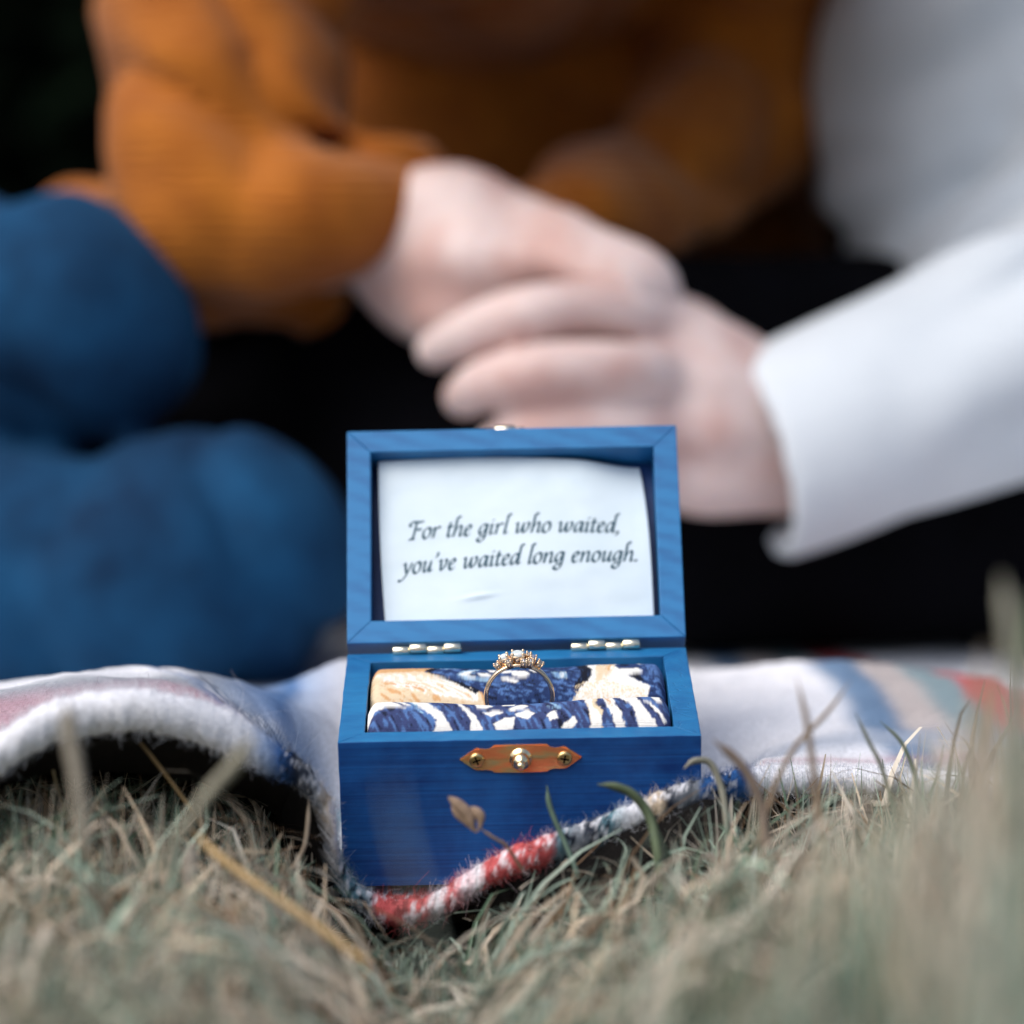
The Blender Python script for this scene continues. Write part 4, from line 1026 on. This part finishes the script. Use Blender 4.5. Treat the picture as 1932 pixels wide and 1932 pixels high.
g = grass_obj('grass', [scatter(11000, (-.28, .34), (-.55, .12), (.03, .068), cols_green, .6, 1.15, 1), scatter(5000, (-.28, .34), (-.55, .02), (.04, .08), cols_green, 1.3, 1.2, 1, 2.2), scatter(4500, (-.22, .26), (-.24, .08), (.03, .075), cols_green, 2.0, 1.2, .6, .9, .036), scatter(900, (-.22, -.05), (-.09, .05), (.06, .10), cols_green, .45, .7, 0, 1.2), scatter(320, (.06, .17), (-.40, -.18), (.06, .12), cols_green, .45, 1.3, .6, .8), scatter(1000, (.05, .22), (-.10, .02), (.05, .09), cols_green, .4, .9, 0, .9), scatter(12000, (-1.6, 1.6), (-.6, 2.6), (.03, .08), cols_green, .6)], M_grass)
tag(g, 'short grey green lawn grass growing in front of the blanket', 'grass')
g = grass_obj('dry_grass', [scatter(5500, (-.28, .34), (-.55, .12), (.03, .065), cols_dry, .9, 1.0, -1), scatter(3500, (-.28, .34), (-.30, .06), (.05, .09), cols_dry, 1.5, 1.3, -.6, 2.6), scatter(900, (-.22, -.05), (-.09, .05), (.06, .10), cols_dry, .45, .7, 0, 1.2), scatter(480, (.06, .17), (-.40, -.18), (.06, .12), cols_dry, .45, 1.3, -.4, .8), scatter(1300, (.05, .22), (-.10, .02), (.05, .09), cols_dry, .5, .9, 0, 1.1), scatter(10000, (-.28, .34), (-.5, .12), (.025, .06), cols_dry, 1.7, 1.2, -1), scatter(2200, (-.28, .34), (-.3, .10), (.04, .07), cols_dry, 1.4, 1.7, -.5), scatter(6500, (-.22, .26), (-.24, .08), (.03, .075), cols_dry, 2.2, 1.25, -.4, .9, .042), scatter(9000, (-1.6, 1.6), (-.6, 2.6), (.03, .08), cols_dry, .9)], M_grass)
tag(g, 'matted straw coloured dead grass lying through the lawn', 'grass')

# single blades and stalks that stand out
M_single = {}
def stalk(name, pts, w0, w1, col, label, cat, flat=True, group=None):
    q = catmull([tuple(p) for p in pts], 8)
    P = np.array([at(*p) for p in q]); n = len(P)
    tg = np.gradient(P, axis=0); tg /= np.linalg.norm(tg, axis=1)[:, None]
    side = np.cross(tg, np.array([0, 1.0, .2])); side /= np.linalg.norm(side, axis=1)[:, None]; nrm = np.cross(side, tg)
    wd = np.interp(np.linspace(0, 1, n), [0, .75, 1], [w0, (w0 * .4 + w1 * .6), w1])[:, None]
    wd = wd * (.2 + .8 * sstep(0, .22, np.linspace(0, 1, n)))[:, None]
    th = wd * (.22 if flat else .9)
    prof = [(-1, 0), (-.5, .75), (0, .35 if flat else 1), (.5, .75), (1, 0), (0, -.8)]
    V = np.stack([P + side * wd * a + nrm * th * b for a, b in prof], 1).reshape(-1, 3)
    m = len(prof); i, j = np.meshgrid(np.arange(n - 1), np.arange(m), indexing='ij')
    Q = np.stack([i * m + j, (i + 1) * m + j, (i + 1) * m + (j + 1) % m, i * m + (j + 1) % m], -1).reshape(-1, 4)
    c = np.array(col) * (1 + .2 * noise(V, 400, 99))[:, None]
    o = link(name, mesh_np(name, V, Q, M_grass, np.clip(c, 0, 1)))
    if label: tag(o, label, cat, group)
    return o
GB = 'single blades standing out of the lawn'
stalk('straw_stalk', [(365, 1570, .775), (420, 1622, .77), (500, 1680, .76), (590, 1742, .75), (690, 1815, .74)], .0013, .0010, (.50, .35, .17), 'golden straw stalk lying slantwise below the arch of the blanket', 'grass stalk', False, GB)
stalk('dry_stem', [(222, 1350, .852), (280, 1420, .85), (330, 1485, .85), (372, 1545, .85), (400, 1600, .85)], .00055, .00035, (.30, .20, .09), 'thin brown stem leaning across the dark arch under the blanket', 'grass stalk', False, GB)
stalk('dry_stem', [(583, 1500, .868), (581, 1550, .866), (573, 1600, .864), (550, 1640, .862), (524, 1680, .86)], .0007, .0005, (.42, .34, .25), 'kinked pale stem beside the hanging dark blanket edge', 'grass stalk', False, GB)
stalk('dry_stem', [(88, 1400, .86), (104, 1470, .86), (125, 1545, .86), (150, 1640, .86)], .0006, .0003, (.40, .30, .16), 'thin straw stem standing upright under the far left of the blanket arch', 'grass stalk', False, GB)
stalk('grass_blade', [(126, 1325, .70), (132, 1390, .70), (146, 1470, .70), (160, 1600, .70)], .0019, .0016, (.40, .36, .29), 'broad blurred pale blade rising in front of the white blanket edge', 'grass blade', True, GB)
stalk('grass_blade', [(476, 1385, .70), (445, 1440, .70), (400, 1490, .70), (350, 1560, .70), (300, 1640, .70)], .0018, .0012, (.36, .34, .26), 'broad blurred pale blade leaning right towards the box', 'grass blade', True, GB)
stalk('grass_blade', [(362, 1590, .825), (358, 1640, .825), (352, 1700, .825), (350, 1760, .825)], .0022, .0018, (.40, .35, .30), 'short folded grey blade beside the golden straw stalk', 'grass blade', True, GB)
stalk('grass_blade', [(1032, 1482, .862), (1036, 1515, .862), (1048, 1550, .862), (1066, 1590, .862), (1090, 1650, .86)], .0008, .0007, (.16, .24, .19), 'thin green blade in front of the box below the right screw', 'grass blade', True, GB)
stalk('grass_blade', [(1128, 1480, .848), (1160, 1484, .848), (1195, 1500, .85), (1225, 1540, .852), (1240, 1600, .85), (1250, 1680, .85)], .0012, .0015, (.17, .22, .13), 'curving green blade arching before the lower right of the box', 'grass blade', True, GB)
stalk('grass_blade', [(1290, 1450, .855), (1310, 1436, .855), (1340, 1440, .857), (1362, 1490, .858), (1372, 1560, .858), (1378, 1640, .86)], .0010, .0009, (.38, .37, .30), 'pale hooked blade curling over beside the box corner', 'grass blade', True, GB)
stalk('grass_blade', [(1605, 1285, .80), (1560, 1345, .80), (1500, 1410, .80), (1460, 1490, .80), (1430, 1600, .80)], .0005, .0009, (.36, .27, .19), 'slim tan blade crossing another right of the box', 'grass blade', True, GB)
stalk('grass_blade', [(1502, 1275, .78), (1520, 1350, .78), (1532, 1430, .78), (1545, 1520, .78), (1560, 1640, .78)], .0006, .0012, (.34, .25, .17), 'upright tan blade crossed by a slim one right of the box', 'grass blade', True, GB)
stalk('grass_blade', [(1614, 1345, .84), (1640, 1400, .84), (1664, 1450, .84), (1690, 1540, .84)], .0004, .0008, (.20, .22, .15), 'dark thin blade leaning left before the white blanket field', 'grass blade', True, GB)
stalk('grass_blade', [(1660, 1360, .86), (1700, 1400, .86), (1725, 1460, .86), (1740, 1540, .86)], .0004, .0008, (.19, .23, .15), 'green thin blade bowing over the white blanket field', 'grass blade', True, GB)
stalk('grass_blade', [(1345, 1395, .80), (1395, 1440, .80), (1430, 1500, .80), (1450, 1600, .80)], .0012, .0014, (.26, .20, .16), 'dull brown blade tilted left just right of the box', 'grass blade', True, GB)
stalk('grass_blade', [(1890, 1085, .60), (1905, 1180, .60), (1915, 1330, .60), (1930, 1560, .60)], .0014, .0018, (.42, .41, .33), 'tall blurred pale blade at the far right edge', 'grass blade', True, GB)
stalk('grass_blade', [(1950, 1110, .62), (1935, 1230, .62), (1915, 1390, .62), (1900, 1600, .62)], .0012, .0016, (.18, .23, .14), 'tall blurred green blade at the far right edge', 'grass blade', True, GB)
stalk('grass_blade', [(1860, 1220, .58), (1850, 1330, .58), (1840, 1480, .58), (1836, 1650, .58)], .0012, .0018, (.48, .40, .30), 'tall blurred tan blade leaning near the right edge', 'grass blade', True, GB)
stalk('grass_blade', [(735, 1455, .50), (752, 1560, .50), (790, 1700, .50), (840, 1900, .50)], .0003, .0007, (.30, .34, .29), 'faint blurred upright blade in front of the left half of the box', 'grass blade', True, GB)
# seed head
sh_ = bpy.data.objects.new('seed_head', None); COL.objects.link(sh_); sh_.location = at(960, 1600, .845)
tag(sh_, 'dry brown grass seed head on a thin stem in front of the box', 'seed head')
def local_child(o):
    o.parent = sh_; o.matrix_parent_inverse = Matrix.Translation(-Vector(sh_.location)); return o
o = stalk('stem', [(905, 1562, .845), (930, 1580, .845), (955, 1596, .846), (985, 1640, .85)], .0004, .0005, (.34, .24, .16), None, None, False); local_child(o)
for pts, w0 in (([(893, 1566, .845), (885, 1540, .845), (862, 1515, .845), (846, 1503, .845)], .0016), ([(905, 1566, .845), (908, 1545, .845), (898, 1530, .845), (888, 1522, .845)], .0014), ([(900, 1570, .845), (880, 1550, .846), (862, 1535, .846), (852, 1520, .846)], .0011)):
    q = catmull(pts, 6); P = np.array([at(*p) for p in q]); n = len(P)
    wd = w0 * np.sin(np.linspace(.25, math.pi - .08, n)) ** .8
    m = 8; th = np.linspace(0, 2 * math.pi, m, endpoint=False)
    V = np.concatenate([P[k] + wd[k] * np.stack([np.cos(th) * .8, np.sin(th) * .8, np.cos(th) * .6], 1) for k in range(n)])
    i, j = np.meshgrid(np.arange(n - 1), np.arange(m), indexing='ij')
    Q = np.stack([i * m + j, (i + 1) * m + j, (i + 1) * m + (j + 1) % m, i * m + (j + 1) % m], -1).reshape(-1, 4)
    c = np.array([.38, .27, .19]) * (1 + .35 * noise(V, 700, 98))[:, None]
    local_child(link('husk', mesh_np('husk', V, Q, M_grass, np.clip(c, 0, 1))))
